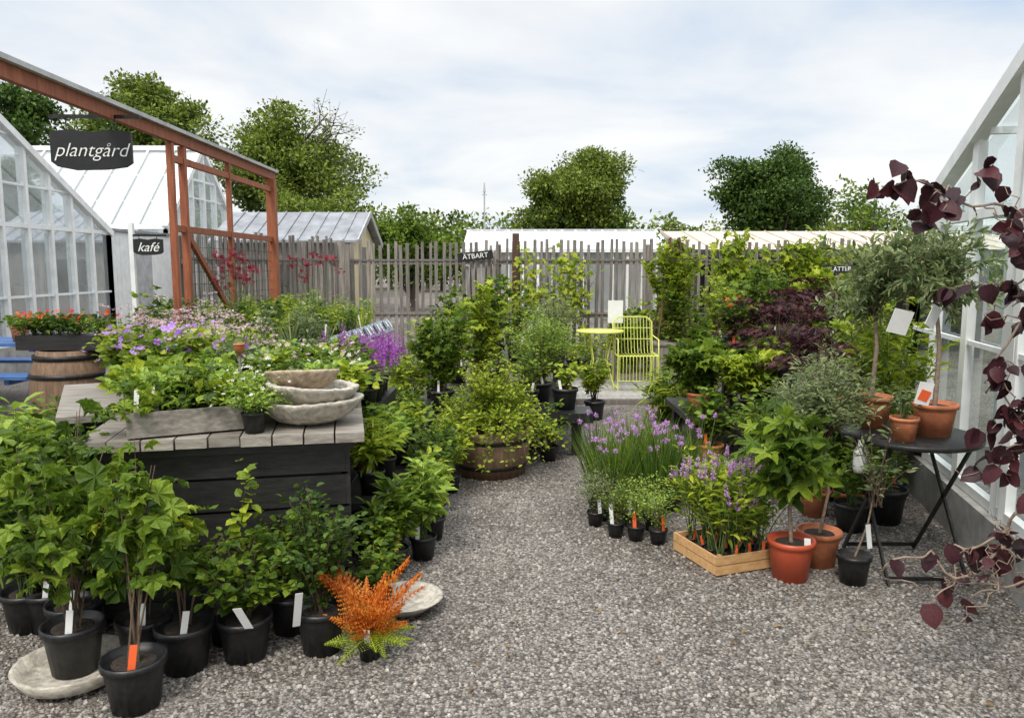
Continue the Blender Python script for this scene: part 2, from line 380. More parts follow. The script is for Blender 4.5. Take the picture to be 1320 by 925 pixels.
# ------------------------------------------------------------ ground
def ground():
    m,nt,o=newmat('gravel'); L=nt.links
    tc=N(nt,'ShaderNodeTexCoord')
    v=N(nt,'ShaderNodeTexVoronoi',Scale=80.0); L.new(tc.outputs['Object'],v.inputs['Vector'])
    v2=N(nt,'ShaderNodeTexVoronoi',Scale=190.0); L.new(tc.outputs['Object'],v2.inputs['Vector'])
    wn=N(nt,'ShaderNodeSeparateColor'); L.new(v.outputs['Color'],wn.inputs[0])
    r=ramp(nt,[(.055,.048,.042),(.155,.135,.12),(.24,.218,.195),(.34,.285,.24),(.28,.275,.265),(.58,.53,.48)],[0,.2,.45,.65,.8,1])
    L.new(wn.outputs[0],r.inputs[0])
    w2=N(nt,'ShaderNodeSeparateColor'); L.new(v2.outputs['Color'],w2.inputs[0])
    r2=ramp(nt,[(.055,.048,.042),(.21,.19,.17),(.40,.36,.32)]); L.new(w2.outputs[1],r2.inputs[0])
    mx=N(nt,'ShaderNodeMix',data_type='RGBA'); mx.inputs[0].default_value=.3
    L.new(r.outputs[0],mx.inputs[6]); L.new(r2.outputs[0],mx.inputs[7])
    dr=ramp(nt,[(1,1,1),(.32,.30,.28)],[.35,.75]); L.new(v.outputs['Distance'],dr.inputs[0])
    m1=N(nt,'ShaderNodeMix',data_type='RGBA',blend_type='MULTIPLY'); m1.inputs[0].default_value=1
    L.new(mx.outputs[2],m1.inputs[6]); L.new(dr.outputs[0],m1.inputs[7])
    nz=N(nt,'ShaderNodeTexNoise',Scale=.9,Detail=6.0,Roughness=.65); L.new(tc.outputs['Object'],nz.inputs['Vector'])
    nr=ramp(nt,[(.58,.53,.48),(.92,.90,.88),(1.16,1.15,1.13)],[.33,.47,.65]); L.new(nz.outputs['Fac'],nr.inputs[0])
    m2=N(nt,'ShaderNodeMix',data_type='RGBA',blend_type='MULTIPLY'); m2.inputs[0].default_value=1
    L.new(m1.outputs[2],m2.inputs[6]); L.new(nr.outputs[0],m2.inputs[7])
    p=N(nt,'ShaderNodeBsdfPrincipled',Roughness=.85); L.new(m2.outputs[2],p.inputs['Base Color'])
    b=N(nt,'ShaderNodeBump',Strength=1.0,Distance=.008,invert=True); L.new(v.outputs['Distance'],b.inputs['Height']); L.new(b.outputs[0],p.inputs['Normal'])
    L.new(p.outputs[0],o.inputs[0])
    me=bpy.data.meshes.new('gravel_ground'); me.from_pydata([(-400,-400,0),(400,-400,0),(400,400,0),(-400,400,0)],[],[(0,1,2,3)])
    me.materials.append(m); ob=bpy.data.objects.new('gravel_ground',me); sc.collection.objects.link(ob)
ground()
mb=MB()
OC=tm([(-.5,-.4,0),(.45,-.5,0),(.5,.4,0),(-.4,.5,0),(-.3,-.2,.42),(.25,-.3,.45),(.3,.25,.38),(-.25,.3,.45)],[[0,1,5,4],[1,2,6,5],[2,3,7,6],[3,0,4,7],[4,5,6,7]])
n=46000; yy=1.6+6*R.uniform(0,1,n)**1.5; xx=R.uniform(-.75,.75,n)*(yy+.3)
mb.inst(OC,np.stack([xx,yy,np.full(n,.0)],1),rdir(n,0,.2),rnorm(n,.12),R.uniform(.006,.019,n),'stone')
mb.build('gravel_stones')
mb=MB(); n=320; yy=2+7*R.uniform(0,1,n); xx=R.uniform(-.6,.7,n)*yy
mb.inst(OV,np.stack([xx,yy,np.full(n,.016)],1),rdir(n,0,.1),rnorm(n,.15),R.uniform(.012,.035,n),'dry'); mb.build('fallen_leaves')
# ------------------------------------------------------------ fence
def fence_run(mb,p0,p1,h,sp=.112):
    p0=np.array(p0,float);p1=np.array(p1,float);d=unit(p1-p0);L=np.linalg.norm(p1-p0);nrm=np.array([-d[1],d[0]])
    k=int(L/sp)
    for i in range(k):
        q=p0+d*(i+.5)*sp+d*U(-.012,.012); hh=h+U(-.07,.05); l=U(-.025,.025)
        a=(q[0],q[1],.08+U(0,.05)); b=(q[0]+d[0]*l,q[1]+d[1]*l,hh)
        mb.bar(a,b,U(.040,.058),.018,'gwood',up=(nrm[0],nrm[1],0))
    for z in (1.66,.80,.3):
        off=.022; a=p0+nrm*off; b=p1+nrm*off
        mb.bar((a[0],a[1],z),(b[0],b[1],z),.03,.06,'gwood')
    for z in (1.70,.84):
        a=p0-nrm*.013; b=p1-nrm*.013
        mb.bar((a[0],a[1],z),(b[0],b[1],z),.006,.03,'gwood')
    t=0
    while t<L:
        q=p0+d*t+nrm*.08; mb.bar((q[0],q[1],0),(q[0],q[1],h-.05),.09,.09,'gwood'); t+=2.4
mb=MB(); fence_run(mb,(-2.62,12.6),(5.5,12.6),2.0)
mb.bar((.06,12.5,0),(.06,12.5,2.12),.11,.1,'dpost'); mb.bar((2.55,12.5,0),(2.55,12.5,1.9),.09,.09,'dpost')
mb.build('picket_fence')
mb=MB(); fence_run(mb,(-3.98,9.45),(-2.66,12.5),2.02); mb.build('picket_fence')
mb=MB()
for i in range(6):
    mb.bar((-.62+i*.05,12.40,.1),(-.72+i*.09,12.47,1.6+.05*i),.05,.02,'gwood',up=(0,1,0))
mb.bar((-2.75,12.3,0),(-2.7,12.35,2.0),.12,.05,'gwood',up=(0,1,0)); mb.bar((-2.6,12.3,0),(-2.62,12.35,1.95),.1,.04,'gwood',up=(0,1,0))
mb.build('leaning_fence_slats')
# ------------------------------------------------------------ timber gate frame
mb=MB(); X=-2.85
mb.bar((X+.07,2.2,2.67),(X-.03,9.55,2.67),.05,.085,'rwood')
mb.bar((X+.07,2.2,2.73),(X-.03,9.55,2.73),.13,.03,'zinc')
for yy,w in ((6.62,.05),(6.86,.055),(7.95,.045),(9.35,.10)):
    mb.bar((X,yy,0),(X,yy,2.622),w,w,'rwood')
for z in (2.50,1.92,.35): mb.bar((X-.003,6.65,z),(X-.003,9.30,z),.04,.055,'rwood')
mb.bar((X-.004,6.9,1.88),(X-.004,7.92,1.1),.035,.055,'rwood')
mb.bar((X-.004,7.98,1.1),(X-.004,9.25,.45),.035,.055,'rwood')
for i in range(22):
    yy=6.93+i*.105; mb.bar((X-.01,yy,.39),(X-.01,yy,1.88),.004,.004,'metal')
for i in range(13):
    z=.45+i*.11; mb.bar((X-.01,6.9,z),(X-.01,9.3,z),.004,.004,'metal')
mb.bar((X,2.25,0),(X,2.25,2.622),.10,.10,'rwood')
mb.build('timber_gate_frame')
def board_pts(w,h):
    return [(-w/2,h*.42),(-w*.25,h*.47),(0,h*.40),(w*.25,h*.47),(w/2,h*.42),(w/2,-h*.32),(w*.42,-h*.42),(w*.2,-h*.48),(-w*.2,-h*.5),(-w*.42,-h*.42),(-w/2,-h*.3)]
def hang_sign(name,x,y,z,w,h,txt,ts,rz=0,bar=True,zb=None,off=0):
    e=empty(name,(x,y,z)); mb=MB(); p=board_pts(w,h); k=len(p); t=.012
    V=[(a,-t,b) for a,b in p]+[(a,t,b) for a,b in p]
    F=[list(range(k)),list(range(k,2*k))[::-1]]+[[i,i+k,(i+1)%k+k,(i+1)%k] for i in range(k)]
    mb.add(V,F,'sign')
    if bar:
        mb.bar((-w*.5,0,zb),(w*.62,0,zb),.02,.025,'metal')
        for s in (-.3,.3): mb.bar((w*s,0,h*.42),(w*s,0,zb),.006,.006,'metal')
    o=mb.build('board',e); o.rotation_euler=(0,0,rz)
    text(e,txt,(0.0+.016*math.sin(rz),-.016,-.01),ts,'chalk',rz,.35,off=off)
    return e
hang_sign('hanging_shop_sign',-2.97,5.62,2.42,.56,.29,'plantgård',.135,0.05,True,.225,off=-.0012)
hang_sign('hanging_cafe_sign',-4.27,9.2,1.83,.34,.2,'kafé',.15,0.05,True,.13)
mb=MB(); mb.bar((-4.47,9.22,0),(-4.47,9.22,2.1),.05,.05,'white'); mb.build('sign_post')
def flat_sign(name,x,y,z,w,h,txt,ts,roll=0):
    e=empty(name,(x,y,z)); mb=MB(); mb.box((0,0,0),(w,.02,h),'sign'); mb.build('board',e)
    text(e,txt,(0,-.013,0),ts,'chalk'); e.rotation_euler=(0,roll,0)
flat_sign('edibles_sign',-.58,12.38,1.76,.56,.14,'ÄTBART',.11,-.1)
flat_sign('climbers_sign',4.85,11.6,1.56,.46,.12,'KLÄTTER',.09,-.03)
mb=MB(); mb.bar((4.85,11.63,0),(4.85,11.63,1.5),.04,.03,'gwood'); mb.build('sign_post')
# ------------------------------------------------------------ buildings
def glasshouse(name,corner,along,inward,L,W,eave,apex,gm='glass',rm='glassw',plinth=.3,sp=.8,spans=None,bw=.05,rails=()):
    mb=MB(); c=np.array(corner,float); a=unit(np.array(along,float)); n=unit(np.array(inward,float))
    def P(s,d,z): q=c+a*s+n*d; return np.array([q[0],q[1],z])
    zr=lambda s: eave+(apex-eave)*(1-abs(s-W/2)/(W/2))
    ss=spans or list(np.arange(0,W+.01,sp)); 
    if ss[-1]<W-.05: ss.append(W)
    for d in (0,L):
        for s in ss:
            mb.bar(P(s,d,plinth),P(s,d,zr(s)),bw,bw,'white')
        for z in (plinth+.03,eave): mb.bar(P(0,d+.002,z),P(W,d+.002,z),bw*.9,bw,'white')
        for z in rails:
            s0=0 if z<=eave else W/2*(z-eave)/(apex-eave); mb.bar(P(s0,d+.001,z),P(W-s0,d+.001,z),bw*.5,bw*.5,'white')
        z=(eave+apex)/2+.2; s0=W/2*(z-eave)/(apex-eave); mb.bar(P(s0,d,z),P(W-s0,d,z),bw*.7,bw*.7,'white')
        mb.bar(P(-.05,d-.02,eave-.02),P(W/2,d-.02,apex+.02),bw*1.6,bw*1.6,'white'); mb.bar(P(W+.05,d-.02,eave-.02),P(W/2,d-.02,apex+.02),bw*1.6,bw*1.6,'white')
        mb.add([P(0,d+.03,plinth),P(W,d+.03,plinth),P(W,d+.03,eave),P(W/2,d+.03,apex),P(0,d+.03,eave)],[[0,1,2,3,4]],gm)
    for s in (0,W):
        d=0
        while d<L+.01:
            mb.bar(P(s,d,plinth),P(s,d,eave),bw,bw,'white'); mb.bar(P(s,d,eave),P(W/2,d,apex),bw*.6,bw*.6,'white'); d+=.62
        mb.bar(P(s,0,eave),P(s,L,eave),bw*1.5,bw*1.5,'white')
        sg=.03 if s==0 else -.03
        mb.quad(P(s+sg,0.05,plinth),P(s+sg,L-.05,plinth),P(s+sg,L-.05,eave),P(s+sg,.05,eave),gm)
        mb.quad(P(s+sg,.05,eave-.01),P(s+sg,L-.05,eave-.01),P(W/2,L-.05,apex-.03),P(W/2,.05,apex-.03),rm)
        for f in (.33,.66):
            s1=s+(W/2-s)*f; mb.bar(P(s1,0,zr(s1)-.05),P(s1,L,zr(s1)-.05),bw*.7,bw*.7,'white')
        mb.bar(P(s,0,plinth/2),P(s,L,plinth/2),.14,plinth,'plinth')
    mb.bar(P(W/2,0,apex+.02),P(W/2,L,apex+.02),bw*1.6,bw*1.6,'white')
    for d in (0,L): mb.bar(P(.07,d,plinth/2),P(W-.07,d,plinth/2),.14,plinth-.004,'plinth')
    return mb.build(name)
glasshouse('greenhouse',(3.005,5.8),(-.226,-.974),(.974,-.226),9,8.0,1.9,3.45,'glass','glassw',.28,.6,spans=[0,.56,1.19,1.83,1.95,2.6,3.3,4.0,4.7,5.4,6.1,6.8,7.4,8.0],bw=.055,rails=(1.15,))
glasshouse('greenhouse',(-7.3,14.2),(.01,-1),(-1,-.01),12,13.5,2.2,5.55,'glassw','glassr',.45,.6,bw=.065,rails=(1.15,2.8,3.5))
glasshouse('greenhouse',(-7.5,21.3),(0,-1),(-1,0),14,4.3,2.45,4.4,'glassw','glassr',.45,.7,bw=.07,rails=(1.2,3.2))
mb=MB()
for i in range(17): mb.box((-7.42,14.38+i*.155,1.12),(.05,.15,2.24),'white')
mb.box((-7.40,15.6,1.0),(.06,.8,1.9),'zinc'); mb.box((-9.5,15.6,2.27),(4.3,2.7,.05),'roofg')
mb.build('white_link_building')
mb=MB()
for i in range(30):
    bush(mb,U(-11,-7.9),U(8,14),.8,U(.4,.9),.35,8,14,OVW,.12,['mid','dark','bright'][i%3])
mb.box((-9.5,11,.74),(3,6.4,.05),'gwood')
for x in (-8.2,-10.8):
    for y in (8,11,14): mb.box((x,y,.36),(.08,.08,.71),'gwood')
mb.build('greenhouse_bench_plants')
mb=MB()
for i in range(16):
    t=U(0,1); bush(mb,3.5+U(0,1.0),2.6+t*2.8,.7,U(.5,1.2),.3,10,20,OVW,.1,['mid','dark','bright'][i%3])
mb.box((4.0,3.9,.66),(.9,3.0,.05),'gwood')
for x in (3.7,4.3):
    for y in (2.6,5.2): mb.box((x,y,.32),(.06,.06,.63),'gwood')
mb.build('greenhouse_bench_plants')
mb=MB()
x0,x1,y0,y1,ze,zr=-6.4,-3.55,17.2,20.0,2.15,2.75
mb.box(((x0+x1)/2,(y0+y1)/2,ze/2),(x1-x0,y1-y0,ze),'gwood')
mb.box((x1+.02,(y0+y1)/2,ze/2),(.04,y1-y0+.02,ze),'cream')
mb.add([(x1+.03,y0,ze),(x1+.03,y1,ze),(x1+.03,(y0+y1)/2,zr)],[[0,1,2]],'cream')
ym=(y0+y1)/2
for s,ya in ((1,y0-.2),(-1,y1+.2)):
    V=[(x0-.2,ya,ze-.04),(x1+.2,ya,ze-.04),(x1+.2,ym,zr+.07),(x0-.2,ym,zr+.07)]
    V+= [(a,b,c+.05) for a,b,c in V]
    mb.add(V,[[0,1,2,3],[4,5,6,7],[0,1,5,4],[1,2,6,5],[3,0,4,7]],'roofg')
    mb.bar((x1+.21,ya,ze-.03),(x1+.21,ym,zr+.08),.03,.12,'zinc')
for i in range(9):
    xx=x0+.1+i*.33; mb.bar((xx,y0-.19,ze+.03),(xx,ym-.02,zr+.135),.03,.02,'roofg')
mb.box((x1+.045,18.4,1.1),(.03,.7,1.9),'gwood'); mb.box((-5,y0-.01,1.4),(.7,.04,.7),'dwall')
mb.build('cream_garden_shed')
mb=MB(); x0,x1=-1.0,3.3
mb.box(((x0+x1)/2,16.1,.35),(x1-x0,.12,.7),'plinth')
for i in range(15):
    xx=x0+i*(x1-x0)/14; mb.bar((xx,16.1,.7),(xx,16.1,1.9),.05,.05,'white'); mb.bar((xx,16.05,1.95),(xx,18.1,2.42),.04,.04,'white')
mb.quad((x0,16.12,.7),(x1,16.12,.7),(x1,16.12,1.9),(x0,16.12,1.9),'glassr')
mb.quad((x0,16.05,1.93),(x1,16.05,1.93),(x1,18.1,2.40),(x0,18.1,2.40),'roofw')
mb.bar((x0-.05,16.05,1.92),(x1+.05,16.05,1.92),.08,.07,'white'); mb.bar((x0-.05,18.1,2.42),(x1+.05,18.1,2.42),.08,.06,'zinc')
mb.box(((x0+x1)/2,20,.9),(x1-x0,3.7,1.8),'gwood')
mb.quad((x0,20,2.1),(x0,18.1,2.4),(x1,18.1,2.4),(x1,20,2.1),'roofw')
mb.build('low_glasshouse')
mb=MB(); x0,x1=3.02,9.5
V=[(x0,13.5,1.84),(x1,13.5,1.84),(x1,16,2.26),(x0,16,2.26)]
mb.add(V+[(a,b,c+.05) for a,b,c in V],[[3,2,1,0],[4,5,6,7],[0,1,5,4],[1,2,6,5],[2,3,7,6],[3,0,4,7]],'roofb')
mb.box(((x0+x1)/2,13.47,1.82),(x1-x0,.04,.14),'dwall')
mb.box(((x0+x1)/2,15.6,1.05),(x1-x0-.2,.2,2.1),'dwall')
for i in range(6): mb.box((x0+.15+i*1.25,13.6,.9),(.1,.1,1.8),'dwall')
for i in range(16): 
    xx=x0+.02+i*.42; mb.bar((xx,13.5,1.90),(xx,16,2.32),.02,.015,'roofb')
mb.build('lean_to_shed')
mb=MB(); mb.tube([(-1.05,30,0),(-1.05,30,4.5)],[.05,.03],'zinc',6); mb.bar((-1.15,30,4.3),(-.95,30,4.3),.03,.03,'zinc'); mb.tube([(-1.05,30,4.4),(-1.05,30,4.75)],[.06,.02],'zinc',6); mb.build('weather_mast')
# ------------------------------------------------------------ trees
def tree(name,x,y,h,w,tb,lm,n=14000,ls=.24,K=55,bare=0,cr=(.08,.15),wb=1.0,fill=.6):
    mb=MB(); top=h; cz=(tb+h)/2; rz=(h-tb)/2; rx=w/2
    mb.tube([(x,y,0),(x+.1,y,tb*.6),(x-.05,y,tb*1.1),(x,y,cz+rz*.4)],[w*.045,w*.035,w*.028,w*.01],'bark',8)
    # main limbs end in sub-crowns, each made of clumps
    subs=[]
    nb=9+int(wb*2)
    for i in range(nb):
        a=2.4*i+U(-.3,.3); el=U(-.25,1.0); rr=U(.42,.72)
        if i==0: el=1.3; rr=.6
        q=np.array([x,y,cz])+np.array([rx*rr*math.cos(a)*math.cos(el),rx*rr*math.sin(a)*math.cos(el),rz*rr*1.1*math.sin(el)]); subs.append((q,w*U(.15,.25)))
        b=np.array([x,y,tb*U(.8,1.25)]); m=(b+q)/2+[0,0,-.08*rz]; mb.tube([b,m,q],[w*.018,w*.012,w*.005],'bark',6)
    subs.append((np.array([x,y,cz-.1*rz]),w*.3))
    per=n//K
    for k in range(K):
        sq,sr_=subs[k%len(subs)]; d=rball(1)[0]; 
        p=sq+d*sr_*U(.3,1.0)*[1,1,.8]; r=w*U(*cr)
        if k%2==0: mb.tube([sq,(sq+p)/2+R.normal(0,.08,3),p],[w*.006,w*.004,w*.0015],'bark',4)
        d=rball(per); rr=R.uniform(.1,1,per)**.45*R.uniform(.7,1.3,per)
        P=p+d*(rr*r)[:,None]*[1,1,.62]
        mb.inst(RH,P,unit(d+R.normal(0,.8,(per,3))),unit(d+[0,0,.6]+R.normal(0,.5,(per,3))),ls*R.uniform(.5,1.3,per),lm)
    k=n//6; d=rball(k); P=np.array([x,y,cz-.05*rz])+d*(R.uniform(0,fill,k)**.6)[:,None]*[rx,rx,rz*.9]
    mb.inst(RH,P,rball(k),rball(k),ls*1.4,'treed')  # inner fill takes the darker leaf colour, painting in shade inside the crown
    for i in range(bare):
        a=U(-.2,1.0); b=np.array([x,y,cz-rz*.3]); L=U(.75,1.12)
        e=np.array([x+rx*L*math.cos(a),y+U(-.5,.5)*rx,cz-rz*.2+rz*1.1*L*math.sin(a)]); m=(b+e)/2+[0,0,rz*.2]
        mb.tube([b,m,e],[w*.014,w*.008,w*.002],'bark',5)
        for j in range(7):
            t=U(.4,1); q=b*(1-t)+e*t+[0,0,rz*.35*t*(1-t)]; dd=unit(e-b)+R.normal(0,.6,3); q2=q+dd*w*.10; mb.tube([q,(q+q2)/2+R.normal(0,.05,3),q2+R.normal(0,.1,3)],[w*.004,w*.0025,w*.001],'bark',4)
            for k in range(3):
                q3=q2+R.normal(0,.06*w,3); mb.tube([q*.4+q2*.6,q3],[w*.002,w*.0008],'bark',3)
            m_=14; mb.inst(RH,q2+R.normal(0,.18,(m_,3)),rdir(m_),rnorm(m_),ls*.9,lm)
    mb.build(name)
tree('lime_tree',3.9,46,8.3,7.9,.8,'tree',36000,.21,130)
tree('maple_tree',15.1,46,9.0,7.3,.8,'treed',36000,.21,130)
tree('old_oak_tree',-11.2,38,9.5,8.0,2.0,'tree',24000,.2,90,bare=6,wb=1.6,fill=.4)
tree('old_oak_tree',-19.5,42,12.4,7.8,4.0,'tree',19000,.23,76,wb=1.4)
tree('chestnut_tree',-24.5,38,10.9,6.6,2.5,'treed',16000,.24,60)
mb=MB()
for i in range(150):
    x=-38+i*.62+U(-.6,.6); y=U(48,62); h=U(4.2,5.8)+ (1.3 if x>19 else 0)+ (1.0*math.sin(x*.35))
    if -9.5<x<-2: h=U(5.0,6.2)*.95+ (.6 if x<-6 else 0)
    mb.tube([(x,y,0),(x,y,h*.7)],[.15,.05],'bark',5)
    for j in range(6):
        p=np.array([x+U(-1.4,1.4),y+U(-1,1),h*U(.2,.84)]); r=U(.6,1.4); per=90
        d=rball(per); P=p+d*(R.uniform(.2,1.15,per)**.6*r)[:,None]
        mb.inst(RH,P,unit(d+R.normal(0,.8,(per,3))),unit(d+[0,0,.6]+R.normal(0,.5,(per,3))),.33*R.uniform(.6,1.3,per),['tree','treed','tree','mid'][i%4])
mb.build('distant_trees')
tree('garden_shrub_tree',-7.5,30,4.5,5.5,.6,'tree',10000,.17,44)
tree('garden_shrub_tree',-3.6,28,3.4,3.8,.4,'mid',9000,.15,40)
# ------------------------------------------------------------ main display table (rotated)
th=math.radians(12); ca,sa=math.cos(th),math.sin(th)
def T(a,b): return (-.66-a*ca-b*sa, 3.42-a*sa+b*ca)
def tb(mb,a0,a1,b0,b1,z0,z1,mat):
    c=T((a0+a1)/2,(b0+b1)/2); mb.box((c[0],c[1],(z0+z1)/2),(a1-a0,b1-b0,z1-z0),mat,th)
mb=MB()
k=9
for i in range(k):
    a0=i*1.2/k; tb(mb,a0+.004,a0+1.2/k-.004,-.02+U(-.015,.02),2.3,.825,.868+U(0,.004),'hwood')
for i in range(5):
    z=.06+i*.152
    tb(mb,.09,1.12,.07,.095,z,z+.138,'bwood'); tb(mb,.07,.089,.07,2.2,z,z+.138,'bwood'); tb(mb,1.121,1.14,.07,2.2,z,z+.138,'bwood')
tb(mb,.11,1.10,.10,2.15,.03,.8,'sign')
tb(mb,.05,1.16,.04,.066,.78,.823,'bwood')
mb.box((-2.15,4.45,.42),(.75,1.1,.82),'bwood',math.radians(28)); mb.box((-2.15,4.45,.848),(.82,1.2,.035),'hwood',math.radians(28))
mb.build('plant_display_table')
tr=math.radians(27); tu=np.array([math.cos(tr),math.sin(tr)]); tv_=np.array([-math.sin(tr),math.cos(tr)]); tc0=np.array([-1.62,3.20])
def TR(a,b): q=tc0+tu*a+tv_*b; return q[0],q[1]
def trb(mb,a0,a1,b0,b1,z0,z1,mat):
    x,y=TR((a0+a1)/2,(b0+b1)/2); mb.box((x,y,(z0+z1)/2),(a1-a0,b1-b0,z1-z0),mat,tr)
mb=MB(); z0,z1=.879,.985; W_,L_=.47,1.15
trb(mb,0,W_,0,.016,z0,z1,'hwood'); trb(mb,0,W_,L_-.016,L_,z0,z1,'hwood'); trb(mb,0,.016,.0165,L_-.0165,z0,z1-.004,'hwood'); trb(mb,W_-.016,W_,.0165,L_-.0165,z0,z1-.004,'hwood'); trb(mb,.017,W_-.017,.017,L_-.017,z0+.003,.945,'soil')
mb.build('wooden_plant_tray')
mb=MB()
for i in range(38):
    a=.06+.36*((i*7)%5)/4; b=.06+1.02*(i/38); x,y=TR(a,b)
    bush(mb,x,y,.945,U(.10,.2),.12,9,6,[LBW,LB3,OVW][i%3],U(.05,.075),['bright','mid','bright','lime'][i%4],twig=.04,casc=.5)
    if i%3==0: label(mb,x,y-.05,.95,.02,.13,'paper')
mb.build('strawberry_seedlings')
def onT(name,a,b,z=.872,**k):
    x,y=T(a,b); return potted(name,x,y,z,**k)
for a,b,lm in ((.48,.06,'lime'),(.58,.2,'bright'),(.50,.28,'lime'),(.55,.42,'bright')):
    onT('white_alyssum_plant',a,b,pr=.055,ph=.09,h=.16,r=.14,ns=30,nl=24,leaf=OVN,ls=.03,lm=lm,casc=.7,fl=dict(n=30,m='whitef',s=.018,sp=.03))
specs=[('purple',.042,'violet_plant','disc'),('pinkf',.03,'astrantia_plant','umbel'),('whitef',.025,'saxifrage_plant','disc'),('pinkf',.03,'pink_perennial','disc')]
i=0
for b in np.arange(.62,2.3,.19):
    for a in np.arange(.06,1.25,.18):
        i+=1
        if b<1.3 and a>.55: continue
        x,y=T(a+U(-.03,.03),b+U(-.03,.03))
        fl=None; s=None; nm='perennial_plant'
        right=(a<.62)
        if a>.75 and i%3==0: s=specs[0]
        elif a>.45 and b>1.3 and i%3==1: s=specs[1]
        elif i%4==0: s=specs[3]
        elif i%5==0: s=specs[2]
        if s: nm=s[2]; fl=dict(n=8,m=s[0],s=s[1],kind=s[3],sp=.05,dz=.04 if s[3]=='disc' else .10)
        hh=U(.10,.18) if right else U(.15,.28)
        potted(nm,x,y,.872,pr=.06,ph=.09,h=hh,r=U(.11,.16),ns=15,nl=12,leaf=[OV,OVW,LBW,OVN][i%4],ls=U(.035,.06),lm=['mid','bright','lime','gray','mid','bright'][i%6],fl=fl,lab=['paper'] if i%2==0 else None)
for i in range(13):
    x=-2.1+U(-.3,.3); y=4.75+U(-.45,.45)
    potted('violet_plant',x,y,.87,pr=.06,ph=.09,h=U(.15,.28),r=.15,ns=15,nl=14,leaf=OVW,ls=.05,lm=['mid','bright'][i%2],fl=dict(n=6,m='purple',s=.05,sp=.06,dz=.03),lab=['paper'] if i%3==0 else None)
mb=MB(); bx,by=T(.24,.24); z=.875
def bowl(mb,x,y,z,r,h,mat,jit=.03,t=.028,tilt=(0,0)):
    mb.lathe((x,y,z),[(r*.42,0),(r*.66,h*.18),(r*.85,h*.48),(r*.97,h*.82),(r*1.0,h*.95),(r*.985,h),(r-t,h*.99),(r-t*1.4,h*.9),(r*.68,h*.55),(r*.35,h*.36),(r*.05,h*.32)],mat,56,jit,tilt)
bowl(mb,bx,by,z,.235,.115,'cement',.06,.035,tilt=(.02,0)); bowl(mb,bx+.014,by+.005,z+.072,.215,.105,'cement',.08,.035,tilt=(-.05,-.04)); bowl(mb,bx-.035,by+.01,z+.145,.168,.095,'cement2',.08,.028,tilt=(.03,-.12))
bowl(mb,bx-.20,by+.24,z,.15,.14,'cement'); 
mb.build('stacked_stone_bowls')
mb=MB(); x,y=T(.62,.75); mb.tube([(x,y,.88),(x,y,1.16)],[.008,.008],'gwood',5); pot(mb,x,y,1.15,.03,.05,'terra'); mb.build('terracotta_pot_on_stake')
# ------------------------------------------------------------ table 2
mb=MB()
mb.box((-2.35,7.95,.80),(1.7,2.6,.05),'gwood',.05)
for x in (-3.1,-1.62):
    for y in (6.8,9.1): mb.box((x,y,.385),(.08,.08,.77),'gwood')
for x in (-2.95,-2.4,-1.85):
    mb.box((x,7.95,.86),(.5,2.5,.06),'black',.05)
mb.build('seedling_bench')
mb=MB()
p0=np.array([-1.56,6.75]);p1=np.array([-1.44,9.2])
for i in range(16):
    q=p0+(p1-p0)*(i+.5)/16
    mb.bar((q[0],q[1]-.07,.92),(q[0],q[1]+.07,.92),.004,.15,'lblue',up=(-.5,0,.86)); mb.bar((q[0]+.008,q[1]-.03,.93),(q[0]+.008,q[1]+.03,.93),.003,.09,['paper','sign','paper'][i%3],up=(-.5,0,.86))
for i in range(8):
    q=-1.66-i*.2; mb.bar((q-.08,6.62,.90),(q+.08,6.62,.90),.004,.13,'lblue',up=(0,-.5,.86)); mb.bar((q-.04,6.608,.905),(q+.04,6.608,.905),.003,.07,'paper',up=(0,-.5,.86))
mb.build('price_label_strip')
mb=MB(); i=0
for y in np.arange(6.75,9.2,.17):
    for x in np.arange(-3.1,-1.62,.17):
        i+=1; xx=x+U(-.03,.03)+(y-8)*.04; yy=y+U(-.03,.03); c=['bright','lime','mid','gray','bright','dark'][int(abs(x*2.1)+y*1.7)%6]
        if i%4==0: grass(mb,xx,yy,.88,U(.22,.36),.12,22,BL,c,.35)
        else: bush(mb,xx,yy,.88,U(.2,.45),.10,7,15,[OVN,OV,RHN][i%3],U(.04,.065),c,casc=.15)
        if i%6==0: label(mb,xx,yy,.9,.02,.16,'paper')
mb.build('herb_seedlings')
def tall_red(name,x,y,z,h,n,m='dredf'):
    mb=MB(); pot(mb,x,y,z,.08,.12)
    bush(mb,x,y,z+.1,.25,.16,10,10,LB,.06,'dark')
    for i in range(n):
        e=np.array([x+U(-.22,.22),y+U(-.2,.2),z+h*U(.75,1.05)]); mb.tube([(x,y,z+.1),((x+e[0])/2,(y+e[1])/2,z+h*.6),e],[.003,.002,.0015],'stem',3)
        k=7; mb.inst(FL,e+R.normal(0,.028,(k,3)),rdir(k),unit(R.normal(0,1,(k,3))+[0,-1,.3]),R.uniform(.03,.048,k),m)
    mb.build(name)
tall_red('red_columbine_plant',-2.45,6.9,.86,.8,15); tall_red('red_columbine_plant',-1.9,7.6,.86,.82,12)
tall_red('red_columbine_plant',-2.62,7.3,.86,.7,9)
mb=MB()
for i in range(19):
    x=-2.42+U(-.5,.4); y=5.85+U(-.35,.35); bush(mb,x,y,.72,U(.35,.5),.2,12,16,OV,.05,['bright','mid','lime'][i%3],casc=.2,fl=dict(n=7,m='pinkf',s=.028,kind='umbel',sp=.09,dz=.12))
mb.box((-2.4,5.95,.68),(1.2,.9,.06),'gwood')
for x in (-2.9,-1.95):
    for y in (5.6,6.3): mb.box((x,y,.325),(.07,.07,.65),'gwood')
mb.build('astrantia_bench')
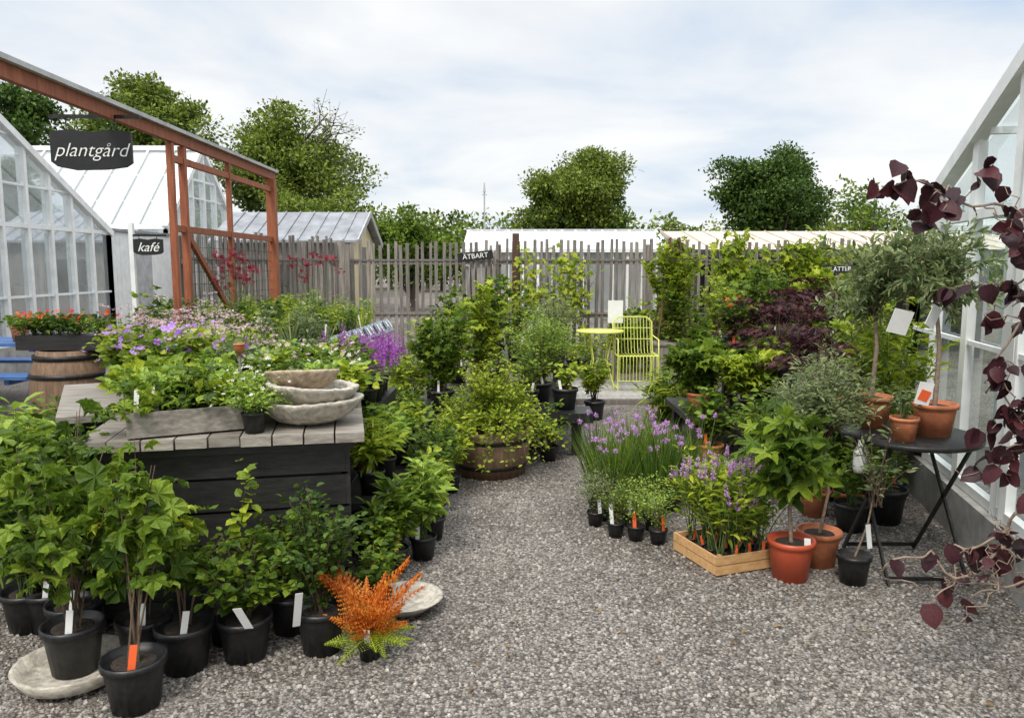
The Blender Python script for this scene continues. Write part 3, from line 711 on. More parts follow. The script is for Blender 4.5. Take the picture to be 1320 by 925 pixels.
# ------------------------------------------------------------ ground plants, right of table1
def step(mb,x,y,z,w,d): 
    mb.box((x,y,z-.02),(w,d,.04),'bwood'); mb.box((x-w/2+.03,y,z/2-.02),(.05,d-.02,z-.04),'bwood'); mb.box((x+w/2-.03,y,z/2-.02),(.05,d-.02,z-.04),'bwood')
mb=MB(); step(mb,-.78,4.75,.35,.3,1.5); step(mb,-1.08,5.5,.66,.35,1.0); mb.build('black_plant_steps')
for i,(x,y,z,h,r,lm,lf,ls) in enumerate([
 (-.49,4.13,0,.42,.13,'lime',OVN,.09),(-.62,3.95,0,.4,.14,'mid',OVN,.09),(-.47,4.45,0,.4,.15,'bright',OV,.06),(-.52,4.8,0,.5,.16,'mid',OV,.05),
 (-.78,4.2,.35,.30,.15,'bright',OVN,.08),(-.76,4.5,.35,.30,.15,'lime',OVN,.08),(-.72,4.85,.35,.24,.14,'mid',OV,.05),(-.72,5.2,.35,.24,.14,'bright',OV,.05),
 (-.5,5.1,0,.5,.18,'mid',OV,.05),(-.66,3.72,0,.3,.11,'mid',OV,.045),(-.44,5.4,0,.48,.16,'bright',OVN,.07)]):
    potted('herbaceous_perennial',x,y,z,pr=.075,ph=.13,h=h,r=r,ns=22,nl=20,leaf=lf,ls=ls,lm=lm,casc=.45,lab=['lorange' if i%2 else 'paper'])
for (x,y,z) in ((-.98,5.15,.66),(-1.15,5.25,.66),(-.98,5.4,.66),(-1.18,5.5,.66),(-1.0,5.65,.66),(-1.2,5.8,.66),(-1.02,5.9,.66)):
    potted('purple_salvia_plant',x,y,z,pr=.08,ph=.13,h=.18,r=.14,ns=20,nl=12,leaf=OVN,ls=.06,lm='gray',fl=dict(n=24,m='salvia',s=.026,kind='spike',len=.16,sp=.06,dz=.02))
for (x,y,z,r,h) in ((-.92,4.72,.35,.09,.28),(-.90,4.98,.42,.085,.26)):
    potted('terracotta_potted_herb',x,y,z,pr=r,ph=h*.6,pm='terra',h=.16,r=.14,ns=14,nl=14,leaf=OV,ls=.04,lm='mid')
mb=MB(); mb.lathe((-.50,3.48,0),[(.09,0),(.14,.04),(.18,.07),(.16,.07),(.1,.03)],'cement',28); mb.build('cement_dish')
potted('herbaceous_perennial',-.62,3.42,.0,pr=.07,ph=.12,h=.22,r=.12,ns=16,nl=16,leaf=OV,ls=.045,lm='mid')
mb=MB(); x,y=-.585,3.03; pot(mb,x,y,0,.055,.09)
def fr(k,e0,e1,s0,s1,m,nz_):
    a=np.arange(k)*2.4+R.uniform(-.3,.3,k); el=R.uniform(e0,e1,k); D=unit(np.stack([np.cos(a),np.sin(a)*.8,el],1))
    mb.inst(FR,np.tile([x,y,.09],(k,1))+R.normal(0,.012,(k,3)),D,unit(np.stack([-np.cos(a)*nz_,-np.sin(a)*nz_-.7,np.full(k,.8)],1)),R.uniform(s0,s1,k),m)
fr(14,1.7,4.5,.22,.40,'orange',.9); fr(7,.7,1.1,.14,.22,'orange',.4); fr(12,.15,.35,.14,.22,'bright',.2)
label(mb,x,y-.05,.08,.03,.06,'paper'); mb.build('orange_autumn_fern')
def front_viny(name,x,y,z,h,r,ns,lab,ls=.11,pm='black',pr=.112,ph=.19,nl=11,lm='lime',lf=LBW,sm='twig',casc=.3,start=.3,lean=(0,0)):
    mb=MB(); pot(mb,x,y,z,pr,ph,pm); bush(mb,x,y,z+ph*.9,h,r,ns,nl,lf,ls,lm,sm,twig=.08,start=start,up=-.1,casc=casc,sr=.005,nj=.75,lean=lean)
    label(mb,x+.03,y-pr*.8,z+ph*.8,.025,.12,lab); mb.build(name)
mb=MB(); mb.lathe((-1.70,2.85,0),[(.12,0),(.18,.03),(.215,.085),(.20,.09),(.17,.05),(.1,.04)],'cement',32); mb.build('cement_dish')
front_viny('potted_currant_bush',-1.70,2.86,.045,.78,.24,8,'paper',nl=13,lm='mid',ls=.10,lean=(.03,0))
front_viny('potted_currant_bush',-1.38,2.68,0,.78,.2,7,'lorange',nl=13,ls=.095,start=.36,lm='mid',lean=(-.06,.08))
front_viny('potted_currant_bush',-1.50,3.02,.0,.74,.18,6,'paper',lm='bright',ls=.085,nl=11)
front_viny('potted_currant_bush',-1.31,2.95,0,.50,.18,7,'paper',lm='mid',ls=.075,nl=12)
front_viny('potted_currant_bush',-1.86,3.15,0,.80,.26,11,'paper',lm='mid',nl=16,ls=.085)
potted('potted_blueberry_bush',-1.10,3.04,0,pr=.11,ph=.18,h=.36,r=.24,ns=22,nl=24,leaf=OVW,ls=.040,lm='mid',sm='twig',casc=.4)
mb=MB(); pot(mb,-1.22,3.18,0,.09,.15); mb.tube([(-1.22,3.18,.12),(-1.15,3.15,.5),(-1.07,3.1,.80)],[.006,.004,.002],'twig',4)
k=50; t=R.uniform(.35,1,k)[:,None]; P=(1-t)*np.array([-1.22,3.18,.15])+t*np.array([-1.07,3.1,.80])+R.normal(0,.02,(k,3)); mb.inst(OVW,P,rdir(k,.2),rnorm(k),R.uniform(.035,.06,k),'bright'); mb.build('young_fruit_tree')
potted('potted_rose_bush',-.80,3.10,0,pr=.105,ph=.19,h=.50,r=.20,ns=32,nl=36,leaf=OVW,ls=.032,lm='dark',sm='twig',casc=.35,start=.1)
potted('potted_honeysuckle_bush',-.98,3.28,0,pr=.1,ph=.17,h=.42,r=.2,ns=22,nl=30,leaf=OVW,ls=.036,lm='mid',sm='twig',casc=.35,start=.1)
mb=MB(); mb.bar((-.87,2.98,.16),(-.84,2.93,.32),.03,.002,'paper',up=(.5,-1,.2)); mb.bar((-1.04,2.92,.18),(-1.07,2.88,.28),.04,.002,'paper',up=(-.3,-1,.2)); mb.build('plant_labels')
for i,(x,y,h,r,lm,lf,ls) in enumerate([(-2.15,3.3,.74,.28,'mid',OVW,.06),(-2.35,3.6,.74,.3,'lime',OVN,.12),(-2.1,3.75,.72,.28,'mid',OVW,.055),(-2.65,4.2,.66,.3,'mid',OV,.07),(-2.8,4.5,.62,.3,'bright',OV,.07),(-2.05,3.3,.55,.25,'dark',OVW,.05),(-2.95,5.0,.58,.3,'mid',OVW,.06),(-2.6,3.75,.62,.26,'lime',BLW,.28),(-1.80,3.42,.55,.2,'mid',OV,.06)]):
    potted('potted_perennial',x,y,0,pr=.11,ph=.18,h=h,r=r,ns=26,nl=26,leaf=lf,ls=ls,lm=lm,casc=.35,start=.1,lab=['paper'] if i%2 else None)
potted('potted_perennial',-2.45,3.78,.3,pr=.13,ph=.22,pm='cement',h=.35,r=.25,ns=26,nl=12,leaf=BLW,ls=.2,lm='bright',casc=.3)
mb=MB(); mb.box((-2.45,3.78,.145),(.35,.35,.29),'bwood'); mb.build('black_plinth_box')
mb=MB(); bx,by=-4.0,6.95
mb.lathe((bx,by,0),[(.24,0),(.31,.25),(.33,.45),(.31,.65),(.25,.86),(.23,.86),(.2,.84)],'barrel',28)
for z,r in ((.1,.275),(.25,.318),(.62,.322),(.78,.285)): mb.lathe((bx,by,z),[(r,0),(r+.004,.02),(r,.04)],'metal',28)
mb.build('oak_barrel')
mb=MB(); mb.box((-4.0,6.95,.93),(.75,.3,.13),'bwood')
for i in range(14): bush(mb,-4.0+U(-.35,.35),6.95+U(-.12,.12),.98,.2,.13,9,12,OV,.05,['mid','dark','mid'][i%3],fl=dict(n=4,m=['orf','redf'][i%2],s=.045,sp=.05))
mb.build('flower_planter_box')
mb=MB()
for i in range(24):
    x=-3.9+U(-.6,.7); y=8.3+U(-.5,.5); bush(mb,x,y,.5,U(.3,.6),.2,9,14,OV,.055,['mid','bright','mid','dark'][i%4],fl=dict(n=4,m=['orf','redf','whitef'][i%3],s=.05,sp=.06))
mb.box((-3.85,8.3,.48),(1.5,1.1,.06),'gwood'); 
for x in (-4.5,-3.2):
    for y in (7.85,8.75): mb.box((x,y,.225),(.07,.07,.45),'gwood')
mb.build('flower_bench')
mb=MB()
for i in range(12): bush(mb,-4.0+U(-.3,.3),8.9+U(-.25,.25),0,U(1.1,1.35),.28,12,26,OVW,.075,['mid','dark'][i%2],start=.1)
mb.build('green_hedge_shrub')
mb=MB(); x0,x1,yc=-6.7,-5.02,8.8
for i in range(5): mb.box(((x0+x1)/2,yc-.34+i*.17,.75),(x1-x0,.155,.035),'blue')
for s in (-.72,.72): 
    for k in (-.08,.08): mb.box(((x0+x1)/2,yc+s+k,.45),(x1-x0,.14,.035),'blue')
for x in (x0+.25,x1-.25):
    mb.box((x,yc,.70),(.05,.7,.06),'blue'); mb.box((x,yc,.40),(.05,1.6,.06),'blue')
    for s in (-1,1): mb.bar((x+.05,yc+s*.55,0),(x+.05,yc+s*.25,.72),.05,.09,'blue',up=(0,1,0))
mb.build('blue_picnic_table')
potted('potted_geranium',-5.5,8.65,.77,pr=.1,ph=.17,pm='terra',h=.14,r=.12,ns=10,nl=8,leaf=RD,ls=.06,lm='mid',fl=dict(n=6,m='orf',s=.05,sp=.04))
mb=MB(); mb.box((-4.7,8.5,.98),(.3,.02,.2),'sign'); mb.box((-4.7,8.53,.45),(.03,.03,.9),'gwood'); mb.build('chalkboard_sign')
# ------------------------------------------------------------ centre island
mb=MB(); bx,by=-.17,5.95
mb.lathe((bx,by,0),[(.27,0),(.30,.15),(.33,.36),(.30,.36),(.28,.33)],'barrel',28)
for z,r in ((.07,.288),(.27,.32)): mb.lathe((bx,by,z),[(r,0),(r+.004,.02),(r,.04)],'metal',28)
mb.lathe((bx,by,.2),[(.2,0),(.29,.1),(.1,.12)],'soil',20)
bush(mb,bx,by,.33,.58,.46,100,50,RH,.036,'bright','twig',twig=.05,start=.12,casc=.75,nj=.6)
for i in range(62):
    a=U(0,6.283); rr=U(.36,.58); b=np.array([bx+.1*math.cos(a),by+.1*math.sin(a),.36]); m=np.array([bx+rr*.7*math.cos(a),by+rr*.7*math.sin(a),U(.45,.7)]); e=np.array([bx+rr*math.cos(a),by+rr*math.sin(a),U(.08,.38)])
    t=np.linspace(0,1,7)[:,None]; mb.tube((1-t)**2*b+2*t*(1-t)*m+t*t*e,np.linspace(.004,.0015,7),'twig',3)
    k=60; t=R.uniform(.25,1,k)[:,None]; P=(1-t)**2*b+2*t*(1-t)*m+t*t*e; D=rdir(k,0); mb.inst(RH,P+D*R.uniform(0,.05,k)[:,None],D,rnorm(k,.6),.038*R.uniform(.6,1.2,k),'bright')
mb.build('potentilla_in_half_barrel')
mb=MB()
mb.box((-.15,7.6,.30),(1.5,2.4,.05),'bwood'); 
for x in (-.85,.55):
    for y in (6.5,8.7): mb.box((x,y,.14),(.08,.08,.27),'bwood')
mb.box((.2,8.2,.62),(.7,1.2,.05),'bwood')
for x in (-.1,.5):
    for y in (7.7,8.7): mb.box((x,y,.46),(.07,.07,.27),'bwood')
mb.box((.42,6.45,.36),(.5,.35,.08),'black')
mb.box((-.85,7.3,.25),(.35,1.2,.04),'gwood')
mb.build('black_plant_bench')
isl=[(-.62,6.75,.32,.80,.30,'mid',LB,.085,18,26),(-.30,7.3,.32,.92,.32,'bright',LB,.08,20,26),(-.75,7.5,.32,.75,.28,'bright',OV,.06,22,26),(-.2,8.2,.32,1.0,.3,'mid',LB,.08,18,26),
 (.25,6.95,.36,.64,.34,'lime',RHN,.038,110,70),(.42,7.45,.64,.52,.28,'gray',RHN,.04,60,50),(.12,6.55,.36,.35,.2,'mid',OV,.05,18,18),(.45,6.5,.38,.25,.15,'bright',OVW,.05,14,14),
 (-.95,6.9,.0,.65,.28,'bright',OVW,.06,22,28),(-.85,6.35,0,.5,.25,'mid',OV,.05,22,26),(.05,7.9,.64,.5,.22,'mid',OV,.05,18,24),(.5,8.4,.64,.45,.22,'bright',OV,.05,16,22),(-.6,8.5,.32,.9,.28,'mid',LB,.08,14,20),(.3,6.3,0,.35,.18,'mid',OV,.05,16,20)]
nms=['potted_raspberry_bush','potted_raspberry_bush','potted_hydrangea_bush','potted_vine','potted_santolina_shrub','potted_santolina_shrub']
for i,(x,y,z,h,r,lm,lf,ls,ns,nl) in enumerate(isl):
    potted(nms[i] if i<6 else 'potted_shrub',x,y,z,pr=.11 if i<13 else .08,ph=.2 if i<13 else .13,h=h,r=r,ns=ns,nl=nl,leaf=lf,ls=ls,lm=lm,sm='twig',casc=.35,start=.1,lab=['paper'])
potted('potted_gooseberry_bush',.87,8.05,0,pr=.11,ph=.2,h=.5,r=.25,ns=20,nl=22,leaf=LB,ls=.055,lm='bright',sm='twig')
mb=MB()
for i in range(26):
    x=U(-2.1,-.75); y=U(10.2,11.6); pot(mb,x,y,0,.09,.14); bush(mb,x,y,.13,U(.12,.35),.14,8,10,OV,.05,['mid','bright','dark','gray'][i%4])
mb.build('perennial_pot_rows')
mb=MB()
for i in range(18):
    x=U(-.2,1.5); y=U(11.2,12.2); pot(mb,x,y,0,.09,.16); bush(mb,x,y,.13,U(.3,.7),.18,9,14,OV,.06,['mid','yellow','bright','yellow'][i%4])
mb.build('perennial_pot_rows')
def climber(name,x0,x1,y,z0,z1,n,lm,lf,ls,thick=.12):
    mb=MB()
    for i in range(int((x1-x0)/.12)+2):
        x=U(x0,x1); pts=[(x,y,max(0,z0-.3))]
        for k in range(5): pts.append((x+U(-.15,.15),y+U(-thick,0),z0+(z1-z0)*(k+1)/5*U(.8,1)))
        mb.tube(pts,[.008,.006,.005,.004,.003,.002],'twig',4)
    K=int(n/35)
    for k in range(K):
        cx=U(x0,x1);cz=z0+(z1-z0)*R.beta(1.4,1.3); m=35
        P=np.array([cx,y-thick*.5,cz])+R.normal(0,1,(m,3))*[.13,thick*.4,.12]
        mb.inst(lf,P,unit(np.stack([R.normal(0,.5,m),-np.ones(m)*.6,R.normal(-.3,.5,m)],1)),unit(np.array([0,-1,.7])+R.normal(0,.5,(m,3))),ls*R.uniform(.6,1.2,m),lm)
    return mb.build(name)
climber('golden_hop_climber',0.0,1.25,12.4,.7,1.72,600,'yellow',LB,.09)
climber('grape_vine_climber',3.3,5.3,12.3,1.0,1.95,1300,'bright',LB,.12)
climber('grape_vine_climber',2.9,5.6,12.1,.2,1.3,1900,'mid',LB,.11,.3)
mb=MB(); x,y=2.28,11.0
mb.box((x,y,.26),(.55,.5,.5),'gwood'); mb.box((x,y,.52),(.6,.55,.03),'gwood')
for sx in (-1,1):
    for sy in (-1,1): mb.bar((x+sx*.25,y+sy*.2,.5),(x+sx*.06,y+sy*.05,2.0),.02,.02,'dpost')
for z in (.8,1.1,1.4,1.7): w=.25-(z-.5)*.12; mb.bar((x-w,y-.2+(z-.5)*.09,z),(x+w,y-.2+(z-.5)*.09,z),.015,.015,'dpost')
bush(mb,x,y,.5,1.48,.42,34,46,LB,.085,'bright','twig',casc=.25,start=.1); bush(mb,x+.05,y-.1,.5,.9,.42,24,34,OVW,.07,'mid','twig',casc=.3,start=.05)
mb.build('trellis_climber_in_planter')
mb=MB()
for i in range(14):
    x=U(1.6,3.0); y=U(11.3,12.3); bush(mb,x,y,0,U(.8,1.3),.3,9,24,OVW,.08,['mid','dark','bright'][i%3],start=.05)
mb.build('green_hedge_shrub')
mb=MB()
for i in range(10): mb.box((1.55,9.0+i*.145,.05),(2.2,.13,.04),'deck')
mb.box((1.55,8.93,.03),(2.2,.02,.055),'gwood'); mb.build('wooden_deck')
mb=MB(); cx,cy,zd=1.56,9.75,.07; w=.5
def tl(p,r=.007,m='ywire'): mb.tube(p,[r]*len(p),m,6)
for s in (-1,1):
    tl([(cx+s*w/2,cy-.25,zd),(cx+s*w/2,cy-.24,zd+.43)],.010); tl([(cx+s*w/2,cy+.25,zd),(cx+s*w/2,cy+.2,zd+.45),(cx+s*w/2,cy+.3,zd+.82),(cx+s*(w/2-.07),cy+.32,zd+.88)],.010)
    tl([(cx+s*w/2,cy-.24,zd+.43),(cx+s*w/2,cy+.2,zd+.43)],.010)
    tl([(cx+s*w/2,cy-.25,zd+.02),(cx+s*w/2,cy+.25,zd+.02)],.008); tl([(cx+s*w/2,cy-.24,zd+.43),(cx+s*w/2,cy-.22,zd+.63),(cx+s*w/2,cy+.22,zd+.65)],.009)
tl([(cx-w/2+.07,cy+.32,zd+.88),(cx+w/2-.07,cy+.32,zd+.88)],.010); tl([(cx-w/2,cy-.24,zd+.43),(cx+w/2,cy-.24,zd+.43)],.010)
for i in range(12):
    x=cx-w/2+w*(i+.5)/12; tl([(x,cy-.255,zd+.12),(x,cy-.26,zd+.36),(x,cy-.25,zd+.43),(x,cy+.17,zd+.42),(x,cy+.22,zd+.5),(x,cy+.32,zd+.88)],.0045)
tl([(cx-w/2,cy-.255,zd+.12),(cx+w/2,cy-.255,zd+.12)],.006)
for z,yy in ((.60,.24),(.74,.285)): tl([(cx-w/2,cy+yy,zd+z),(cx+w/2,cy+yy,zd+z)],.006)
mb.build('yellow_wire_chair')
mb=MB(); cx,cy=1.12,9.85
mb.lathe((cx,cy,zd+.70),[(.30,0),(.305,.012),(.30,.025)],'ywire',28)
for a in range(4): q=math.pi/4+a*math.pi/2; tl([(cx+.24*math.cos(q),cy+.24*math.sin(q),zd),(cx+.12*math.cos(q),cy+.12*math.sin(q),zd+.35),(cx+.2*math.cos(q),cy+.2*math.sin(q),zd+.70)],.009)
mb.build('yellow_wire_table')
mb=MB(); mb.box((1.38,10.35,1.0),(.2,.01,.3),'paper'); mb.box((1.38,10.365,.45),(.03,.02,.9),'gwood'); mb.build('paper_notice_on_stake')
# ------------------------------------------------------------ right back group
mb=MB(); mb.box((2.75,8.4,.66),(1.5,2.0,.05),'bwood'); mb.box((2.0,6.9,.30),(1.0,1.2,.05),'bwood'); mb.box((2.5,5.8,.42),(.9,1.1,.05),'bwood')
for x in (2.1,3.4):
    for y in (7.5,9.3): mb.box((x,y,.315),(.08,.08,.63),'bwood')
for x in (1.6,2.4):
    for y in (6.4,7.4): mb.box((x,y,.13),(.08,.08,.27),'bwood')
for x in (2.15,2.9):
    for y in (5.35,6.25): mb.box((x,y,.19),(.08,.08,.39),'bwood')
mb.build('black_plant_bench')
def maple(name,x,y,z,h,r,K=30):
    mb=MB(); pot(mb,x,y,z,.13,.2); base=(x,y,z+h*.35)
    mb.tube([(x,y,z+.18),(x+.02,y,z+h*.25),base],[.012,.01,.009],'twig',5)
    for k in range(K):
        a=U(0,6.283); q=U(.15,1)**.6; lay=z+h*(.98-.45*q*q)-h*.16*(k%3); p=np.array([x+r*q*math.cos(a),y+r*q*math.sin(a),lay]); m=30
        mb.tube([base,(np.array(base)+p)/2+[0,0,.08],p],[.005,.003,.001],'twig',3)
        P=p+R.normal(0,1,(m,3))*[.10,.10,.018]; D=unit(np.stack([R.normal(0,.5,m)+math.cos(a),R.normal(0,.5,m)+math.sin(a),-.5*np.ones(m)],1)); mb.inst(LBD,P,D,rnorm(m,.3),.06*R.uniform(.6,1.2,m),'maple')
    mb.build(name)
maple('japanese_maple',2.50,7.3,.45,1.0,.5); maple('japanese_maple',2.95,7.9,.68,.85,.42,22); maple('japanese_maple',2.55,6.2,.44,.72,.38,22)
rb=[(2.15,7.6,.68,.55,.26,'mid',OV,.06),(2.2,8.3,.68,.7,.26,'bright',OV,.06),(2.7,8.8,.68,.75,.3,'mid',LB,.08),(3.3,8.5,.68,.8,.3,'bright',LB,.09),(3.4,7.6,.68,.65,.3,'mid',OV,.06),(3.1,9.2,.68,.8,.3,'mid',OVW,.07),
 (1.65,6.75,.32,.45,.3,'mid',LBW,.11),(1.95,6.5,.32,.45,.28,'bright',LBW,.10),(1.75,7.2,.32,.5,.28,'mid',LB,.10),(2.3,7.0,.32,.5,.28,'mid',OVW,.08),(1.6,6.15,0,.45,.22,'mid',OVW,.06),(1.95,5.9,0,.6,.28,'mid',OV,.06),
 (2.3,5.5,.44,.5,.25,'gray',RHN,.05),(2.75,5.7,.44,.6,.3,'mid',OV,.06),(2.9,6.3,.44,.8,.3,'bright',OVW,.06),(2.0,5.4,0,.6,.28,'dark',OV,.06),(1.75,5.45,0,.45,.22,'mid',OVN,.07),(3.1,7.0,.3,1.0,.35,'mid',OVW,.07),(2.5,5.0,0,.8,.3,'mid',OV,.06),(2.2,4.9,0,.65,.28,'dark',OVW,.06)]
for i,(x,y,z,h,r,lm,lf,ls) in enumerate(rb):
    potted('potted_shrub',x,y,z,pr=.11,ph=.18,pm='terra' if i in (6,10,15) else 'black',h=h,r=r,ns=22,nl=24,leaf=lf,ls=ls,lm=lm,sm='twig',casc=.35,start=.1,lab=['paper'] if i%2 else ['lorange'],fl=dict(n=8,m='orf',s=.05,sp=.05) if i in(0,) else None)
mb=MB()
for i in range(9): bush(mb,1.6+U(-.15,.5),7.9+U(-.2,.3),0,.5,.25,14,20,[BLW,OV][i%2],[.16,.06][i%2],['bright','mid'][i%2],start=.05)
mb.build('low_green_perennials')
mb=MB()
for i in range(17):
    x=.98+U(-.40,.38); y=5.15+U(-.35,.4); pot(mb,x,y,0,.06,.1); grass(mb,x,y,.09,U(.38,.52),.16,75,BLS,['mid','dark','mid'][i%3],.4)
    for k in range(4):
        e=np.array([x+U(-.15,.15),y+U(-.15,.15),U(.42,.60)]); mb.tube([(x,y,.1),(x*.3+e[0]*.7,y*.3+e[1]*.7,.32),e],[.002]*3,'stem',3); ball(mb,e,.021,'chive',30)
mb.build('chive_plants')
for i,(x,y) in enumerate([(.52,4.68),(.62,4.48),(.73,4.42),(.85,4.36),(.60,4.78),(.73,4.68),(.86,4.6),(.66,5.0),(.55,4.9)]):
    potted('potted_thyme',x,y,0,pr=.055,ph=.09,h=.27,r=.12,ns=40,nl=22,leaf=RH,ls=.017,lm=['gray','mid','lime','lime'][i%4],sm='twig',casc=.4,start=.1,sr=.0018,lab=['lorange'] if i in(2,3) else ['paper'])
mb=MB(); rz=math.radians(20); c0=np.array([1.06,3.86])
u=np.array([math.cos(rz),math.sin(rz)]); v=np.array([-math.sin(rz),math.cos(rz)])
Wc,Lc,hc=.40,.42,.105
def cb(a0,a1,b0,b1,z0,z1,m): c=c0+u*(a0+a1)/2+v*(b0+b1)/2; mb.box((c[0],c[1],(z0+z1)/2),(a1-a0,b1-b0,z1-z0),m,rz)
for z0,z1 in ((.008,.054),(.06,hc)):
    cb(0,Wc,0,.012,z0,z1,'pine'); cb(0,Wc,Lc-.012,Lc,z0,z1,'pine'); cb(0,.012,.0125,Lc-.0125,z0,z1,'pine'); cb(Wc-.012,Wc,.0125,Lc-.0125,z0,z1,'pine')
cb(.012,Wc-.012,.012,Lc-.012,.01,.02,'pine')
for a in (.02,Wc-.035):
    for b in (.014,Lc-.03): cb(a,a+.02,b,b+.02,.02,hc+.004,'pine')
for a in np.arange(.075,.36,.085):
    for b in np.arange(.07,.40,.09):
        q=c0+u*a+v*b; pot(mb,q[0],q[1],.02,.038,.075)
        bush(mb,q[0],q[1],.09,U(.30,.55),.17,9,18,OVN,.062,['mid','lime','bright'][int(a*100+b*100)%3],casc=.25,up=.5,fl=dict(n=5,m='chive',s=.018,kind='spike',len=.07,sp=.03))
        if U(0,1)<.7: label(mb,q[0],q[1]-.03,.08,.016,.06,'lorange')
mb.build('sage_plants_in_crate')
mb=MB(); x,y=1.44,3.86; pot(mb,x,y,0,.118,.21,'redpot')
mb.tube([(x,y,.18),(x-.015,y,.36),(x+.0,y,.52)],[.012,.01,.009],'curl',6)
bush(mb,x,y,.5,.42,.24,12,7,LBD,.15,'mid','stem',twig=.08,start=.1,up=-.1,casc=.6,nj=.7); bush(mb,x,y,.42,.2,.2,6,6,LBD,.13,'mid','stem',twig=.06,start=.4,up=-.3,casc=.9)
label(mb,x+.05,y-.09,.19,.03,.05,'paper'); mb.build('potted_fig_tree')
mb=MB(); x,y=1.66,4.05; pot(mb,x,y,0,.115,.19,'terra'); mb.tube([(x,y,.16),(x+.04,y,.4),(x+.0,y,.72)],[.009,.008,.007],'curl',6)
bush(mb,x-.02,y,.68,.48,.32,80,44,RHN,.045,'gray','twig',casc=.6,nj=.7); bush(mb,x-.02,y,.68,.2,.28,30,30,RHN,.045,'gray','twig',casc=.9,nj=.7)
mb.tube([(x+.13,y-.14,.82),(x+.13,y-.14,.72)],[.002,.002],'metal',3); mb.lathe((x+.13,y-.15,.55),[(.03,0),(.034,.02),(.034,.11),(.015,.14),(.014,.17)],'paper',14)
mb.build('rosemary_standard')
mb=MB(); x,y=1.74,3.80; pot(mb,x,y,0,.085,.15); mb.tube([(x,y,.12),(x+.06,y,.3),(x+.1,y+.02,.5),(x+.15,y,.75)],[.006,.005,.004,.003],'curl',5)
bush(mb,x+.1,y,.4,.45,.18,12,16,OVN,.05,'gray','twig',start=.2); label(mb,x+.05,y-.06,.2,.03,.12,'paper'); mb.build('potted_buddleja')
mb=MB()
for i in range(7): x=1.95+U(-.15,.35);y=4.9+U(-.4,.4); pot(mb,x,y,0,.1,.17,['black','terra'][i%2]); bush(mb,x,y,.15,.35,.2,12,18,OV,.06,['mid','dark','bright'][i%3])
mb.build('potted_perennials_under_table')
potted('potted_bamboo',2.35,4.75,0,pr=.13,ph=.22,h=1.3,r=.3,ns=26,nl=34,leaf=OVN,ls=.09,lm='bright',sm='stem',casc=.2,start=.3)
mb=MB(); cx,cy=2.10,4.02
mb.lathe((cx,cy,.70),[(.34,0),(.345,.008),(.345,.02),(.34,.026)],'metal',36)
for s in (-1,1):
    for d in (-1,1): mb.bar((cx+s*.2,cy+d*.27,0),(cx+s*.2,cy-d*.22,.70),.02,.012,'metal',up=(1,0,0))
for d in (-1,1): mb.bar((cx-.2,cy+d*.25,.03),(cx+.2,cy+d*.25,.03),.012,.02,'metal'); mb.bar((cx-.2,cy+d*.2,.69),(cx+.2,cy+d*.2,.69),.012,.012,'metal')
mb.build('metal_cafe_table')
def olive(name,x,y,z,pr,ph,cx,cz,r,rz,n):
    mb=MB(); pot(mb,x,y,z,pr,ph,'terra'); b=np.array((cx,y,cz-rz*1.3))
    mb.tube([(x,y,z+ph*.8),((x+cx)/2+.02,y,(z+cz)/2),b],[.013,.011,.009],'curl',6)
    K=66
    for k in range(K):
        a=U(0,6.283); q=U(.15,1.35); s0=np.array([b[0],b[1],b[2]+U(-.1,.16)]); p=np.array([cx+r*q*math.cos(a),y+r*q*math.sin(a),cz+rz*U(-2.2,1.35)*(1-.2*q)]); m=n//K; md=(s0+p)/2+[0,0,U(.0,.12)]
        t=np.linspace(0,1,6)[:,None]; mb.tube((1-t)**2*s0+2*t*(1-t)*md+t*t*p,np.linspace(.004,.001,6),'twig',3)
        t=R.uniform(.2,1,m)[:,None]; P=(1-t)**2*s0+2*t*(1-t)*md+t*t*p; D=unit(unit(p-s0)*.7+R.normal(0,.6,(m,3))); mb.inst(OVN,P+D*R.uniform(0,.03,m)[:,None],D,rnorm(m,.8),.05*R.uniform(.6,1.2,m),'gray')
    mb.build(name)
olive('olive_standard_tree',2.20,3.98,.727,.11,.17,2.17,1.64,.22,.15,2300)
olive('olive_standard_tree',1.98,4.22,.727,.11,.17,1.97,1.60,.25,.16,2500)
mb=MB(); pot(mb,1.98,3.85,.727,.07,.12,'terra'); bush(mb,1.98,3.85,.83,.2,.1,8,14,OVN,.04,'gray')
mb.build('terracotta_potted_lavender')
mb=MB()
mb.bar((2.0,3.74,.93),(2.02,3.73,1.04),.075,.003,'paper',up=(.1,-1,.1)); mb.bar((2.0,3.736,.95),(2.018,3.726,1.0),.05,.003,'lorange',up=(.1,-1,.1))
mb.bar((1.96,3.95,1.26),(1.99,3.93,1.38),.11,.004,'paper',up=(.2,-1,.2)); mb.bar((2.1,3.9,1.3),(2.14,3.9,1.4),.09,.004,'paper',up=(.8,-1,.2)); mb.build('plant_price_tags')
mb=MB(); mb.bar((2.545,3.98-.02,1.12),(2.545,3.98-.02,1.32),.16,.003,'paper',up=(-.974,.226,0)); mb.build('paper_notice')
